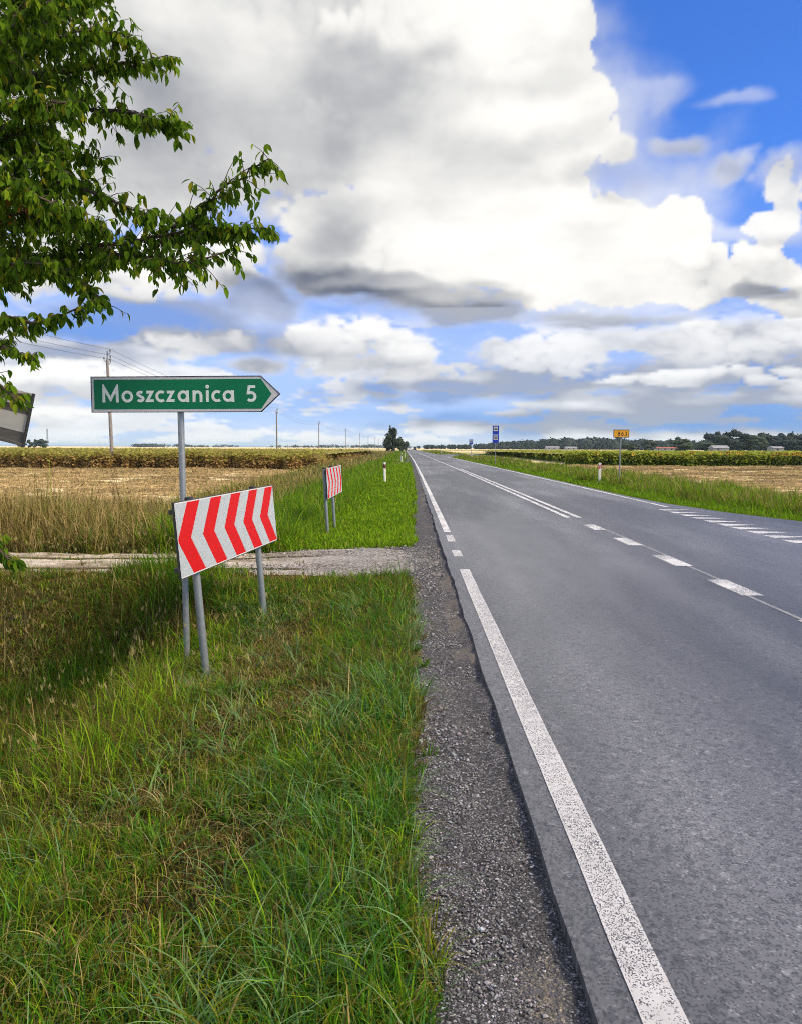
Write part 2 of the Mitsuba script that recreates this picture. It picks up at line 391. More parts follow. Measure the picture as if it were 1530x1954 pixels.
scene['crop_leaf'] = {'type': 'principledthin', 'base_color': VC, 'roughness': .6, 'diff_trans': 1.0, 'eta': 1.3}
mat('crop_mass', proc(lambda p, n, uv: mix(mi.Color3f(.12, .10, .025), mi.Color3f(.22, .22, .04), fbm(p.x * 1.5, p.y * 1.5, 0, 3))), .95)

# ------------------------------------------------------------------ ground, road, shoulder, track, fields
def shift(y):
    """The road bends a little to the left far out."""
    return 3.0 * (1 - np.exp(-(np.asarray(y, float) / 300) ** 2))


def sstep(a, b, x):
    t = np.clip((np.asarray(x, float) - a) / (b - a), 0, 1)
    return t * t * (3 - 2 * t)


SECL = np.array([(-9000, -.10), (-12, -.10), (-6.5, -.12), (-4.9, -.24), (-3.5, -.80), (-2.9, -.84), (-2.1, -.47), (-1.5, -.26), (-.4, -.055), (.1, 0), (.56, .0), (.70, -.12)])
SECR = np.array([(7.2, -.12), (7.34, -.02), (8.4, -.02), (9.6, -.01), (10.6, -.10), (11.5, -.24), (12.4, -.14), (13.5, .03), (9000, .05)])


def ground_z(x, y):
    x, y = np.asarray(x, float), np.asarray(y, float)
    xr = x + shift(y)
    fill = sstep(7.0, 9.2, y) * (1 - sstep(12.9, 15.2, y))
    deep = 1 - .52 * sstep(8, 15, y) - .15 * sstep(30, 60, y)
    left = np.interp(xr, SECL[:, 0], SECL[:, 1])
    left = np.where(xr < .1, left * deep * (1 - fill), left)
    mouth = (1 - sstep(15, 23, y)) + sstep(134, 142, y) * (1 - sstep(182, 190, y))
    right = np.interp(xr, SECR[:, 0], SECR[:, 1])
    right = np.where(xr > 7.34, right * (1 - mouth) - .03 * mouth, right)
    rough = np.where((xr < .0) | (xr > 8), (vnoise(x, y, .45, 2) - .5) * .05 + (vnoise(x, y, 2.2, 5) - .5) * .07, 0.0) * np.where(np.abs(x) < 60, 1, 0)
    rough = rough * (1 - .7 * fill * (xr < 0)) * (1 - np.where(xr > 7, mouth, 0))
    return -.06 + np.where(xr < 3.5, left, right) + rough


def sheet(xs, ys, z, lift=0.0, skew=True):
    X, Y = np.meshgrid(xs, ys)
    if skew:
        X = X - shift(Y)
    Z = z(X, Y) + lift
    n, m = len(xs), len(ys)
    i = (np.arange(m - 1)[:, None] * n + np.arange(n - 1)[None]).ravel()
    f = np.vstack([np.stack([i, i + 1, i + n + 1], 1), np.stack([i, i + n + 1, i + n], 1)])
    return trimesh.Trimesh(np.stack([X.ravel(), Y.ravel(), Z.ravel()], 1), f, process=False)


gx = np.unique(np.round(np.concatenate([-np.geomspace(9, 9000, 40), np.arange(-9, .05, .12), [.1, .3, .56, .70, 2, 4, 6, 7.2, 7.34, 7.6, 8, 8.4], np.arange(8.8, 14, .3), np.geomspace(14, 9000, 40)]), 3))
gy = np.unique(np.round(np.concatenate([[-60, -30, -12, -6, -3, 0, 1], np.arange(1.5, 17, .14), np.arange(17, 60, .6), np.arange(60, 200, 3), np.geomspace(200, 9000, 40)]), 3))
put('ground', sheet(gx, gy, ground_z), 'ground_cover', smooth=True, kind='structure', label='rough grassy verges, ditch and far fields')

# the road with the mouth of the side road on the right and a second one far out
ys = np.concatenate([np.arange(-12, 60, .35), np.arange(60, 900, 12)])
ragged = lambda y, s: (vnoise(y, y * 0 + s, .55, 11, 4) - .5) * .075 * (np.asarray(y) < 60)
left_edge = [(.53 + ragged(np.array([y]), 3)[0] - shift(y), y) for y in ys]
right_edge = []
for y in ys:
    e = 7.36
    if y < 26:
        e = np.interp(y, [-12, -4, -1, 2, 5, 8, 10, 12, 14, 17.3, 20, 23, 26], [7.36, 7.5, 9, 14, 60, 60, 30, 12.5, 10.2, 8.72, 7.95, 7.5, 7.36])
    if 138 < y < 186:
        e = np.interp(y, [138, 144, 150, 176, 182, 186], [7.36, 9.5, 60, 60, 9.5, 7.36])
    right_edge.append((e - shift(y), y))
road = put('road', extrude(Polygon(left_edge + right_edge[::-1]), .11).apply_translation((0, 0, -.11)), 'asphalt', kind='structure', label='two lane grey asphalt road running straight to the horizon')


def strip(key, x0, x1, y0, y1, m, lift=.004, n=None, label=None):
    """A painted mark, following the road."""
    y = np.linspace(y0, y1, n or max(2, int((y1 - y0) / 6) + 2))
    j = (vnoise(y, y * 0 + x0, .6, 17) - .5) * .008
    a, b = np.stack([x0 - shift(y) + j, y, y * 0 + lift], 1), np.stack([x1 - shift(y) + j, y, y * 0 + lift], 1)
    k = np.arange(len(y) - 1)
    f = np.vstack([np.stack([k, k + len(y), k + len(y) + 1], 1), np.stack([k, k + len(y) + 1, k + 1], 1)])
    return put(f'{road}__{key}', trimesh.Trimesh(np.vstack([a, b]), f, process=False), m, **({'label': label} if label else {}))


strip('edge_line', .655, .785, .5, 10.15, 'worn_paint', n=60, label='worn speckled white edge line beside the gravel shoulder')
strip('edge_line', .650, .780, 14.65, 880, 'road_paint', n=200)
strip('edge_dash', .655, .785, 11.35, 12.05, 'worn_paint')
strip('edge_dash', .655, .785, 13.15, 14.15, 'worn_paint')
strip('edge_line', 7.02, 7.14, 21.3, 138, 'road_paint', n=60, label='white edge line along the right lane')
strip('edge_line', 7.02, 7.14, 186, 880, 'road_paint', n=60)
strip('centre_line', 3.60, 3.72, 17.9, 700, 'road_paint', n=150, label='left one of the double white centre lines')
strip('centre_line', 3.86, 3.98, 17.9, 60, 'road_paint', n=40, label='right one of the double white centre lines')
for a, b in ((6.15, 7.2), (8.42, 9.44), (10.55, 11.6), (12.8, 13.85), (15.2, 16.25)):
    strip('centre_dash', 3.635, 3.875, a, b, 'road_paint')
for a, b, x in ((7.2, 8.42, 3.69), (9.44, 10.55, 3.80), (11.6, 12.8, 3.85), (13.85, 15.2, 3.86)):
    strip('faded_line', x - .02, x + .025, a, b, 'old_paint')
for y in (20.35, 19.5, 18.7, 17.95, 17.15, 16.4, 15.7, 14.95, 14.2, 13.45, 12.7):
    tri = trimesh.Trimesh([(6.57, y - .25, .004), (7.32, y, .004), (6.57, y + .25, .004)], [(0, 1, 2)], process=False)
    put(f'{road}__give_way_triangle', tri, 'road_paint')

# gravel shoulder between the grass and the asphalt
sy = np.concatenate([np.arange(.5, 26, .06), np.arange(26, 80, 1.0), np.arange(80, 500, 20)])
put('gravel_shoulder', sheet(np.linspace(-.30, .54, 24), sy, lambda x, y: ground_z(x, y) + (vnoise(x, y, .07, 31, 3) - .5) * .022 * (y < 26) + .012 + .02 * (y > 26) + .030 * sstep(.36, .54, x) * sstep(.35, .65, vnoise(x, y, .5, 33, 3))), 'gravel', smooth=True,
    kind='structure', label='strip of grey gravel between grass and asphalt')

# the sandy field track that crosses the ditch
def track_edges(x):
    w = sstep(-3.0, .3, x)
    n1, n2 = (vnoise(x, x * 0 + 1, .8, 41) - .5) * .35, (vnoise(x, x * 0 + 9, .8, 43) - .5) * .35
    return 9.85 - .25 * w + n1 - .006 * np.minimum(x, 0), 11.75 + 1.0 * w + n2 - .012 * np.minimum(x, 0)


tx = np.concatenate([np.arange(-60, -12, 1.0), np.arange(-12, .52, .07)])
s = np.linspace(0, 1, 34)
ya, yb = track_edges(tx)
X = np.repeat(tx[None], len(s), 0)
Y = ya[None] + (yb - ya)[None] * s[:, None]
rut = -.075 * (np.exp(-((s - .25) / .1) ** 2) + np.exp(-((s - .75) / .1) ** 2))[:, None] * sstep(.0, -2.5, X)
Z = ground_z(X, Y) + .045 + rut - .03 * (np.abs(s - .5) * 2)[:, None] ** 6 + (vnoise(X, Y, .18, 51) - .5) * .03 - .035 * sstep(-.6, .1, X)
i = (np.arange(len(s) - 1)[:, None] * len(tx) + np.arange(len(tx) - 1)[None]).ravel()
f = np.vstack([np.stack([i, i + 1, i + len(tx) + 1], 1), np.stack([i, i + len(tx) + 1, i + len(tx)], 1)])
put('dirt_track', trimesh.Trimesh(np.stack([X.ravel(), Y.ravel(), Z.ravel()], 1), f, process=False), 'track_sand', smooth=True, kind='structure', label='pale sandy field track crossing the ditch to the road')

# harvested fields on either side
fz = lambda x, y: ground_z(x, y) + .03 + (vnoise(x, y, 1.1, 61, 4) - .5) * .30
put('stubble_field', sheet(np.concatenate([np.linspace(-75, -30, 40), np.arange(-29.5, -6.2, .3)]), np.arange(14.6, 62, .3), fz), 'stubble', smooth=True,
    kind='structure', label='harvested straw coloured field left of the road')
put('stubble_field', sheet(np.arange(11.6, 75, .45), np.arange(17, 76, .4), fz), 'stubble', smooth=True,
    kind='structure', label='harvested field right of the road behind the yellow sign')

# ------------------------------------------------------------------ lettering: strokes of one width
def arc(cx, cy, rx, ry, a0, a1, n=22):
    a = np.radians(np.linspace(a0, a1, n))
    return [(cx + rx * np.cos(t), cy + ry * np.sin(t)) for t in a]


GLYPHS = {  # width 113 units to a capital's height
    'M': [[(11, 0), (13, 104), (59, 22), (105, 104), (107, 0)]],
    'o': [arc(42, 40, 31, 31, 0, 360, 40)],
    's': [arc(28, 57, 18, 13, 35, 200, 10) + arc(28, 24, 20, 14, 75, -150, 14)],
    'z': [[(0, 69), (40, 69), (7, 11), (52, 11)]],
    'c': [arc(40, 40, 31, 31, 52, 308, 26)],
    'a': [arc(38, 40, 29, 30, 0, 360, 40), [(69, 0), (69, 80)]],
    'n': [[(11, 0), (11, 80)], [(11, 36)] + arc(36, 42, 24, 28, 165, 0, 14) + [(60, 0)]],
    'i': [[(11, 0), (11, 80)]],
    '5': [[(66, 103), (24, 103), (17, 60)] + arc(36, 36, 28, 27, 118, -140, 22)],
    '8': [arc(36, 84, 21, 21, 0, 360, 30), arc(36, 32, 26, 26, 0, 360, 30)],
    '6': [arc(36, 33, 26, 27, 0, 360, 30), [(52, 108), (30, 78), (12, 46)]],
    '3': [arc(30, 83, 22, 21, 150, -75, 18), arc(30, 33, 26, 27, 75, -150, 20)],
}


def glyph(ch, w=19):
    g = unary_union([LineString(q).buffer(w / 2, cap_style=2, join_style=2 if ch in 'Mz5' else 1, mitre_limit=2.2) for q in GLYPHS[ch]])
    if ch == 'i':
        g = unary_union([g, Point(11, 104).buffer(13)])
    return g


def words(text, places, s):
    """Glyphs at their own x (in units), scaled by s."""
    return [affinity.scale(affinity.translate(glyph(ch), x, 0), s, s, origin=(0, 0)) for ch, x in zip(text, places)]


# ------------------------------------------------------------------ the green direction sign
SU = .001369                                       # metres per unit
def signpost(base, top, r, n=14):
    k = 9
    t = np.linspace(0, 1, k)[:, None]
    return tube(np.array(base)[None] * (1 - t) + np.array(top)[None] * t, r, n)


g = thing('direction_sign', 'green arrow shaped direction sign reading Moszczanica 5 on a tall grey post', 'sign')
put(f'{g}__post', signpost((-2.135, 7.30, -.75), (-2.185, 7.40, 2.23), .030), 'galvanised', smooth=40)
# local frame: u right, v up, w towards the camera, a hair of roll as in the photograph
ang = math.radians(.35)
G = frame((-3.018, 7.36, 1.918), (math.cos(ang) * .9994, -.035, math.sin(ang)), (-math.sin(ang), 0, math.cos(ang)), (-.035, -.9994, 0))
plate = Polygon([(0, 0), (1.622, 0), (1.802, .168), (1.622, .337), (0, .337)])
inner = plate.buffer(-.007, join_style=2)
edge = put(f'{g}__rim', at(extrude(plate.difference(plate.buffer(-.006, join_style=2)), .030).apply_translation((0, 0, -.026)), G), 'dark_metal')
put(f'{g}__plate', at(extrude(inner, .004).apply_translation((0, 0, -.004)), G), 'sheet_white', label='white border of the arrow plate')
field = Polygon([(.030, .030), (1.624, .030), (1.722, .168), (1.624, .307), (.030, .307)]).buffer(-.008).buffer(.008)
put(f'{g}__green_field', at(extrude(field, .002).apply_translation((0, 0, .0005)), G), 'sheet_green')
for ch, q in zip('Moszczanica5', words('Moszczanica5', (78, 213, 318, 388, 452, 533, 608, 710, 803, 842, 921, 1080), SU)):
    put(f'{g}__letter', at(extrude(affinity.translate(q, 0, .094), .0018).apply_translation((0, 0, .0026)), G), 'letter_white')
for v in (.08, .26):
    put(f'{g}__clamp', at(cuboid(.79, .90, v - .02, v + .02, -.075, -.010), G), 'dark_metal')
    put(f'{g}__rail', at(cuboid(.06, 1.55, v - .012, v + .012, -.024, -.006), G), 'galvanised')


# ------------------------------------------------------------------ the two chevron boards
def chevron_board(origin, far, lean, label, right=False, posts=((.18, -.35), (.82, -.15)), group=None):
    """origin, far: lower corners, near and far; the stripes point to the near end unless right."""
    o, e = np.array(origin, float), np.array(far, float)
    u = e - o
    L = np.linalg.norm(u)
    u /= L
    w0 = np.cross(u, (0, 0, 1.0))
    w0 /= np.linalg.norm(w0)                                   # towards the road
    v = np.array((0, 0, 1.0)) * math.cos(lean) - w0 * math.sin(lean)
    w = np.cross(u, v)
    M = frame(o, u, v, w)
    h = .602
    t = thing('chevron_board', label, 'sign', group)
    pl = box(0, 0, L, h).buffer(-.02).buffer(.02)
    put(f'{t}__panel', at(extrude(pl, .004).apply_translation((0, 0, -.004)), M), 'sheet_white')
    rim = box(-.006, -.006, L + .006, h + .006).difference(box(0, 0, L, h))
    put(f'{t}__rim', at(extrude(rim, .020).apply_translation((0, 0, -.019)), M), 'dark_metal')
    p = L / 5
    for kind, off, wd in ((('red_stripe', 0.0, .5), ('grey_stripe', .5, .5)) if not right else (('red_stripe', .05, .4), ('grey_stripe', .45, .6))):
        for k in range(-1, 6):
            a, b = (k + off) * p, (k + off + wd) * p
            gap = .007 if kind == 'grey_stripe' else 0
            mid, end = (0, .5 * p) if not right else (.5 * p, 0)
            q = Polygon([(a + end + gap, 0), (b + end - gap, 0), (b + mid - gap, h / 2), (b + end - gap, h), (a + end + gap, h), (a + mid + gap, h / 2)])
            q = q.intersection(box(.009, .009, L - .009, h - .009))
            if q.area > 1e-3:
                put(f'{t}__{kind}', at(extrude(q, .0012).apply_translation((0, 0, .0004)), M), 'sheet_red' if kind == 'red_stripe' else 'sheet_grey')
    for v0 in (.07, h - .07):
        put(f'{t}__rail', at(cuboid(-.02, L + .02, v0 - .02, v0 + .02, -.045, -.006), M), 'dark_metal')
    for s, zb in posts:
        r = .033
        a = o + u * L * s - w * (.046 + r)
        top = a + v * (h - .004)
        bot = a + v * ((zb - a[2] - .4) / v[2])
        pk = put(f'{t}__post', signpost(bot, top, r), 'galvanised', smooth=40)
        put(f'{pk}__cap', tube([top - v * .004, top + v * .022, top + v * .03], [r + .004, r + .004, r * .6], 14), 'dark_metal', smooth=40)
        for v0 in (.07, h - .07):
            put(f'{pk}__clamp', at(cuboid(L * s - .06, L * s + .06, v0 - .026, v0 + .026, -.05, -.040), M), 'dark_metal')
    return t


chevron_board((-1.800, 6.04, .556), (-1.466, 8.50, .578), .085, 'near red and white chevron board pointing left, before the green sign post', posts=((.185, -.32), (.83, -.10)))
chevron_board((-1.625, 15.3, .575), (-1.545, 17.65, .600), .055, 'far red and white chevron board pointing right, in green grass beyond the track', right=True, posts=((.10, -.12), (.55, -.16)))


# ------------------------------------------------------------------ delineator posts
def delineator(x, y, turned, label, lean=0.0, group='white delineator posts along the road', mark=True):
    z = float(ground_z(x, y))
    t = thing('delineator_post', label, 'road post', group)
    c, s_ = math.cos(turned), math.sin(turned)
    M = frame((x, y, z), (c, s_, 0), (lean, 0, 1), (s_, -c, 0))
    sec = Polygon([(-.06, 0), (.06, 0), (.05, -.07), (.02, -.11), (-.02, -.11), (-.05, -.07)])
    def body(v0, v1, grow=0.0, tilt=0.0):
        m = extrude(sec.buffer(grow, join_style=2), v1 - v0)
        p = m.vertices.copy()
        m.vertices = np.stack([p[:, 0], p[:, 2] + v0 + tilt * p[:, 0], p[:, 1]], 1)
        m.fix_normals()
        return at(m, M)
    put(f'{t}__body', body(-.3, 1.0, 0, .0), 'plastic_white')
    put(f'{t}__band', body(.74, .93, .004, .45), 'plastic_red' if mark else 'reflector_dark', label='slanted red reflective band' if mark else 'slanted dark red band')
    put(f'{t}__cap', body(.985, 1.02, .006), 'plastic_white')
    if mark:
        put(f'{t}__reflector', at(cuboid(-.022, .022, .76, .92, .0045, .010), M), 'sheet_grey')
        put(f'{t}__number', at(cat(cuboid(-.022, .022, .59, .605, .0005, .003), cuboid(-.008, .008, .42, .52, .0005, .003)), M), 'black_print')
    return t


delineator(9.05, 37.2, .1, 'white post with red band standing in grass left of the yellow sign')
delineator(-1.22, 37.6, math.pi, 'white post on the grass strip behind the far chevron board', lean=-.03, mark=False)
delineator(-1.05, 92, math.pi, 'small distant white post on the left verge before the roadside trees', mark=False)
delineator(-.95, 128, math.pi, 'tiny white post farthest away on the left verge', mark=False)
delineator(9.2, 117, .1, 'small distant white post on the right verge below the bus stop signs')
delineator(8.4, 215, .1, 'tiny white post on the right verge beyond the far side road')

# ------------------------------------------------------------------ the yellow road number sign
t = thing('road_number_sign', 'small yellow rectangular sign reading 863 on a thin grey post', 'sign')
x, y = 9.68, 36.0
put(f'{t}__post', signpost((x - .03, y, -.4), (x, y, 2.46), .030), 'galvanised', smooth=40)
M = frame((x - .36, y - .05, 2.105), (1, 0, 0), (0, 0, 1), (0, -1, 0))
put(f'{t}__back_plate', at(extrude(box(0, 0, .72, .36), .012).apply_translation((0, 0, -.012)), M), 'black_print')
put(f'{t}__yellow_field', at(extrude(box(.028, .028, .692, .332), .002).apply_translation((0, 0, .0006)), M), 'sheet_yellow')
for ch, q in zip('863', words('863', (112, 208, 304), .00168)):
    put(f'{t}__digit', at(extrude(affinity.translate(q, 0, .085), .002).apply_translation((0, 0, .003)), M), 'black_print')


# ------------------------------------------------------------------ bus stop signs
def bus_stop(x, y, two, label):
    t = thing('bus_stop_sign', label, 'bus stop sign')
    z = float(ground_z(x, y))
    top = 3.74 if two else 3.0
    put(f'{t}__post', signpost((x, y, z - .3), (x, y, top), .032), 'galvanised', smooth=40)
    for k in range(2 if two else 1):
        v0 = top - .83 * (k + 1)
        M = frame((x - .30, y - .05, v0), (1, 0, 0), (0, 0, 1), (0, -1, 0))
        pk = put(f'{t}__panel', at(extrude(box(0, 0, .60, .80).buffer(-.03).buffer(.03), .02).apply_translation((0, 0, -.02)), M), 'sheet_blue')
        put(f'{pk}__white_square', at(extrude(box(.10, .29, .50, .70), .002).apply_translation((0, 0, .001)), M), 'sheet_white')
        bus = box(.15, .40, .45, .60).buffer(-.015).buffer(.015)
        bus = unary_union([bus, Point(.22, .39).buffer(.028), Point(.38, .39).buffer(.028)]).difference(unary_union([box(.18 + .065 * i, .50, .225 + .065 * i, .57) for i in range(4)]))
        put(f'{pk}__pictogram', at(extrude(bus, .002).apply_translation((0, 0, .004)), M), 'black_print')
    return t


bus_stop(8.05, 74.0, True, 'tall blue bus stop sign with two panels, one above the other')
bus_stop(9.85, 127.0, False, 'smaller blue bus stop sign with one panel, farther along the road')

# ------------------------------------------------------------------ the tilted board at the left edge
t = thing('tilted_board', 'weathered grey board with pale bands, tilted and half hidden by cherry leaves at left edge', 'sign board')
a = math.radians(-13.5)
M = frame((-5.75, 8.62, 1.98), (math.cos(a), -.04, math.sin(a)), (-math.sin(a), 0, math.cos(a)), (-.04, -1, 0))
W, h = 1.51, .56
put(f'{t}__panel', at(extrude(box(0, 0, W, h), .012).apply_translation((0, 0, -.012)), M), 'board_grey', label='dark grey panel')
put(f'{t}__pale_band', at(extrude(box(0, .118, W - .012, .315), .003).apply_translation((0, 0, .0008)), M), 'board_pale')
for v in (.420, .545):
    put(f'{t}__rail', at(cuboid(-.02, W, v - .014, v + .014, .0008, .022), M), 'board_pale')
put(f'{t}__rail', at(cuboid(-.02, W, -.03, .004, -.02, .024), M), 'board_grey')
put(f'{t}__edge_trim', at(cuboid(W + .0005, W + .016, -.035, h + .004, -.016, .026), M), 'dark_metal')
for u in (.35, .95):
    a0 = (M @ np.array([u, .5, -.06, 1]))[:3]
    a1 = a0 + np.array([-.75, .02, -3.1]) * (1 if u < .5 else .98)
    put(f'{t}__post', signpost(a1, a0, .034), 'galvanised', smooth=40)

# ------------------------------------------------------------------ power line on the left
PX = -25.6
poles = [60, 148, 220, 306, 392, 478, 560, 640, 725, 810, 900, 1000]
ORD = ['first', 'second', 'third', 'fourth', 'fifth', 'sixth', 'seventh', 'eighth', 'ninth', 'tenth', 'eleventh', 'twelfth']
names = ['nearest utility pole, rising behind the green direction sign', 'second utility pole, just right of the green arrow tip', 'third utility pole, left of the roadside trees and far chevron board']
tops = []
for i, y in enumerate(poles):
    x = -23.3 if i == 0 else PX + .25 * math.sin(i * 2.3)
    t = thing('utility_pole', names[i] if i < 3 else f'small distant utility pole, {ORD[i]} from the left in the receding row', 'utility pole', 'utility poles along the field')
    z = float(ground_z(x, y))
    put(f'{t}__shaft', tube([(x + .22 * (1 if i == 0 else 0), y, z - .6), (x + .1 * (i == 0), y, 4.5), (x, y, 8.25)], [.15, .125, .10], 10), 'concrete', smooth=40)
    wires = []
    mast = put(f'{t}__top_pipe', tube([(x, y, 8.1), (x + .02, y, 8.9)], .035, 8), 'dark_metal', smooth=40)
    for k, (zz, sd) in enumerate(((8.86, 1), (8.42, 1), (8.10, 1), (8.30, -1))):
        b = put(f'{t}__bracket', tube([(x, y, zz - .18), (x + sd * .18, y, zz - .2), (x + sd * .24, y, zz - .12), (x + sd * .24, y, zz)], .022, 6), 'dark_metal')
        put(f'{t}__insulator', tube([(x + sd * .24, y, zz - .02), (x + sd * .24, y, zz + .05), (x + sd * .24, y, zz + .09), (x + sd * .24, y, zz + .16)], [.055, .06, .045, .03], 8), 'porcelain', smooth=50)
        wires.append((x + sd * .24, y, zz + .16))
    tops.append(wires)
wl = ['topmost wire of the power line, left of the nearest pole', 'second wire from the top of the power line', 'lowest wire of the power line on the pole brackets']
for k in range(3):
    pts = []
    chain = [(-21.2, -22, tops[0][k][2] + .1)] + [w[k] for w in tops]
    for a, b in zip(chain[:-1], chain[1:]):
        for s in np.linspace(0, 1, 13)[:-1]:
            p = np.array(a) * (1 - s) + np.array(b) * s
            p[2] -= 1.15 * 4 * s * (1 - s)
            pts.append(p)
    pts.append(chain[-1])
    put('overhead_wire', tube(pts, .011, 4), 'wire', label=wl[k], category='power line wire')


# ------------------------------------------------------------------ far trees: a trunk with limbs, a crown of many leaf clumps
def clumps(centres, radii, n, size, col, rs, flat=.75):
    """Leaf clumps (small bent quads) through the volume of ellipsoids, denser towards their outside."""
    c, r = np.asarray(centres, float), np.asarray(radii, float)
    wgt = np.prod(r, 1) ** .67
    k = rs.choice(len(c), n, p=wgt / wgt.sum())
    d = rs.normal(size=(n, 3)); d /= np.linalg.norm(d, axis=1, keepdims=True)
    p = c[k] + d * r[k] * (rs.random((n, 1)) ** .45) * (.82 + .36 * rs.random((n, 1)))
    s = size * (.6 + .8 * rs.random((n, 1)))
    a = rs.normal(size=(n, 3)) + d * .4; a /= np.linalg.norm(a, axis=1, keepdims=True)
    b = np.cross(a, rs.normal(size=(n, 3))); b /= np.linalg.norm(b, axis=1, keepdims=True)
    v = np.stack([p - a * s, p + b * s * flat, p + a * s, p - b * s * flat + np.cross(a, b) * s * .4], 1).reshape(-1, 3)
    i = np.arange(n)[:, None] * 4
    f = np.vstack([i + [0, 1, 2], i + [0, 2, 3]])
    tone = (.78 + .44 * rs.random((n, 1))) * np.asarray(col)
    return trimesh.Trimesh(v, f, process=False), np.repeat(tone, 4, 0)


def heart(centre, radii, rs):
    """The dense inside of a crown, uneven, that little light gets through."""
    m = trimesh.creation.icosphere(subdivisions=2)
    m.vertices = m.vertices * (1 + .55 * (meshkit.fbm(m.vertices * 1.9 + rs.uniform(0, 50, 3), 3) - .5))[:, None] * radii + centre
    return m


def far_tree(key, x, y, h, w, label, group, col=(.030, .048, .018), n=700, lobes=9, trunk=True, seed=1, low=.25, cat_='tree', spread=1.0):
    rs = np.random.default_rng(seed)
    z = float(ground_z(x, y))
    t = thing(key, label, cat_, group)
    zc = np.linspace(low, .93, lobes) + rs.normal(0, .03, lobes)
    prof = np.sin(np.clip((zc - low * .3) / (1 - low * .3), .05, .97) * math.pi) ** .6
    cs = np.stack([x + rs.normal(0, .22, lobes) * w * prof * spread, y + rs.normal(0, .2, lobes) * w, z + zc * h], 1)
    rr = np.stack([w * .40 * prof * (.7 + .5 * rs.random(lobes)), w * .40 * prof, h * .19 * (.7 + .5 * rs.random(lobes))], 1)
    if trunk:
        put(f'{t}__trunk', cat(tube([(x, y, z - .3), (x + .02 * h * rs.normal(), y, z + .35 * h), (x + .04 * h * rs.normal(), y, z + .8 * h)], [.028 * h, .02 * h, .006 * h], 7),
                               *[tube([(x, y, z + (.25 + .1 * j) * h), tuple(cs[rs.integers(lobes)])], [.012 * h, .004 * h], 5) for j in range(4)]), 'bark')
    m, c = clumps(cs, rr, n, .050 * h, col, rs)
    inner = cat(*[heart(a, b * .80, rs) for a, b in zip(cs, rr)])
    put(f'{t}__crown', cat(m, inner), 'crown', color=np.vstack([c, np.tile(np.array(col) * .85, (len(inner.vertices), 1))]))
    return t


far_tree('roadside_tree', -7.6, 330, 9.6, 4.8, 'tallest of the trees standing left of the road in the distance', None, n=1500, lobes=13, seed=4, spread=1.25)
far_tree('roadside_tree', -4.9, 400, 6.6, 4.4, 'middle rounded tree in the distant group left of the road', None, n=900, seed=5, low=.1)
far_tree('roadside_tree', -3.1, 470, 5.2, 4.6, 'lowest tree of the distant group, closest to the road', None, n=800, seed=6, low=.1)
far_tree('roadside_tree', -9.6, 335, 4.4, 3.4, 'small bush at the left foot of the distant roadside trees', None, n=500, seed=7, low=.1, cat_='bush')
for k, (x, y, h, w, lab) in enumerate(((-294, 620, 7.0, 12, 'rounded dark tree at the far left on the horizon, beside the thin mast'), (-311, 640, 7.0, 5, 'narrow tree on the far left horizon, second from the mast'),
                                       (-320, 650, 6.6, 5, 'narrow tree on the far left horizon, third from the mast'), (-329, 655, 5.6, 8, 'low tree on the far left horizon next to the tilted board'))):
    far_tree('horizon_tree', x, y, h, w, lab, None, n=420, seed=20 + k, low=.15, col=(.028, .042, .026))
spots = [(145, 515, 5.5, 11, 0), (158, 520, 7.0, 9, 0), (180, 520, 8.6, 15, 1), (188, 500, 6.4, 12, 1), (203, 522, 12.4, 15, 2), (213, 525, 13.4, 14, 2), (223, 530, 12.6, 15, 2), (231, 528, 10.6, 14, 1),
         (243, 545, 12.4, 15, 2), (252, 548, 12.2, 15, 2), (261, 552, 12.0, 14, 2), (270, 556, 12.3, 15, 2), (280, 560, 12.0, 15, 2), (292, 565, 12.4, 16, 2), (304, 570, 12.0, 16, 2), (318, 580, 13, 17, 2)]
nth = [-1, -1, -1]
for k, (x, y, h, w, c) in enumerate(spots):
    nth[c] += 1
    far_tree('wood_tree', x, y, h, w * 1.25, f'{ORD[nth[c]]} tree from the left in the dense dark clump on the right horizon' if c == 2 else f'{("left", "right")[nth[c]]} one of two low green trees between the yellow sign and dense clump' if c == 0 else f'rounded mid green tree at the foot of the right clump, {ORD[nth[c]]} from the left',
             ('low trees left of the clump', 'rounded trees before the clump', 'trees of the dense right clump')[c], n=800, seed=40 + k, low=.08, trunk=c == 1 or k % 3 == 0, col=((.040, .056, .026), (.036, .058, .024), (.020, .034, .024))[c])

# the long wooded ridge, one far-off mass
rs = np.random.default_rng(77)
ms, cols = [], []
for k in range(420):
    f = rs.random()
    x = 15 + 520 * f + rs.normal(0, 5)
    y = 900 + 260 * rs.random() + 40 * f
    h = np.interp(x * 1000 / y, [10, 45, 60, 95, 120, 180, 250, 330, 430, 600], [4.5, 6, 5.5, 6.5, 9.5, 13, 14.5, 12.5, 12, 11]) * (.78 + .34 * rs.random())
    if x < 95 and rs.random() < .25:
        continue
    m, c = clumps([(x, y, h * .45), (x + rs.normal(0, 2), y - 2, h * .7)], [(h * .52, h * .45, h * .48), (h * .36, h * .36, h * .34)], 60, .12 * h, np.array((.024, .038, .026)) * (.75 + .5 * rs.random()), rs)
    ms.append(m); cols.append(c)
    m = heart((x, y + 1, h * .48), (h * .5, h * .42, h * .46), rs)
    ms.append(m); cols.append(np.tile(c[:1] * .9, (len(m.vertices), 1)))
put('woodland', cat(*ms), 'crown', color=np.vstack(cols), kind='stuff', label='long dark wooded ridge on the right horizon', category='woodland')
ms, cols = [], []
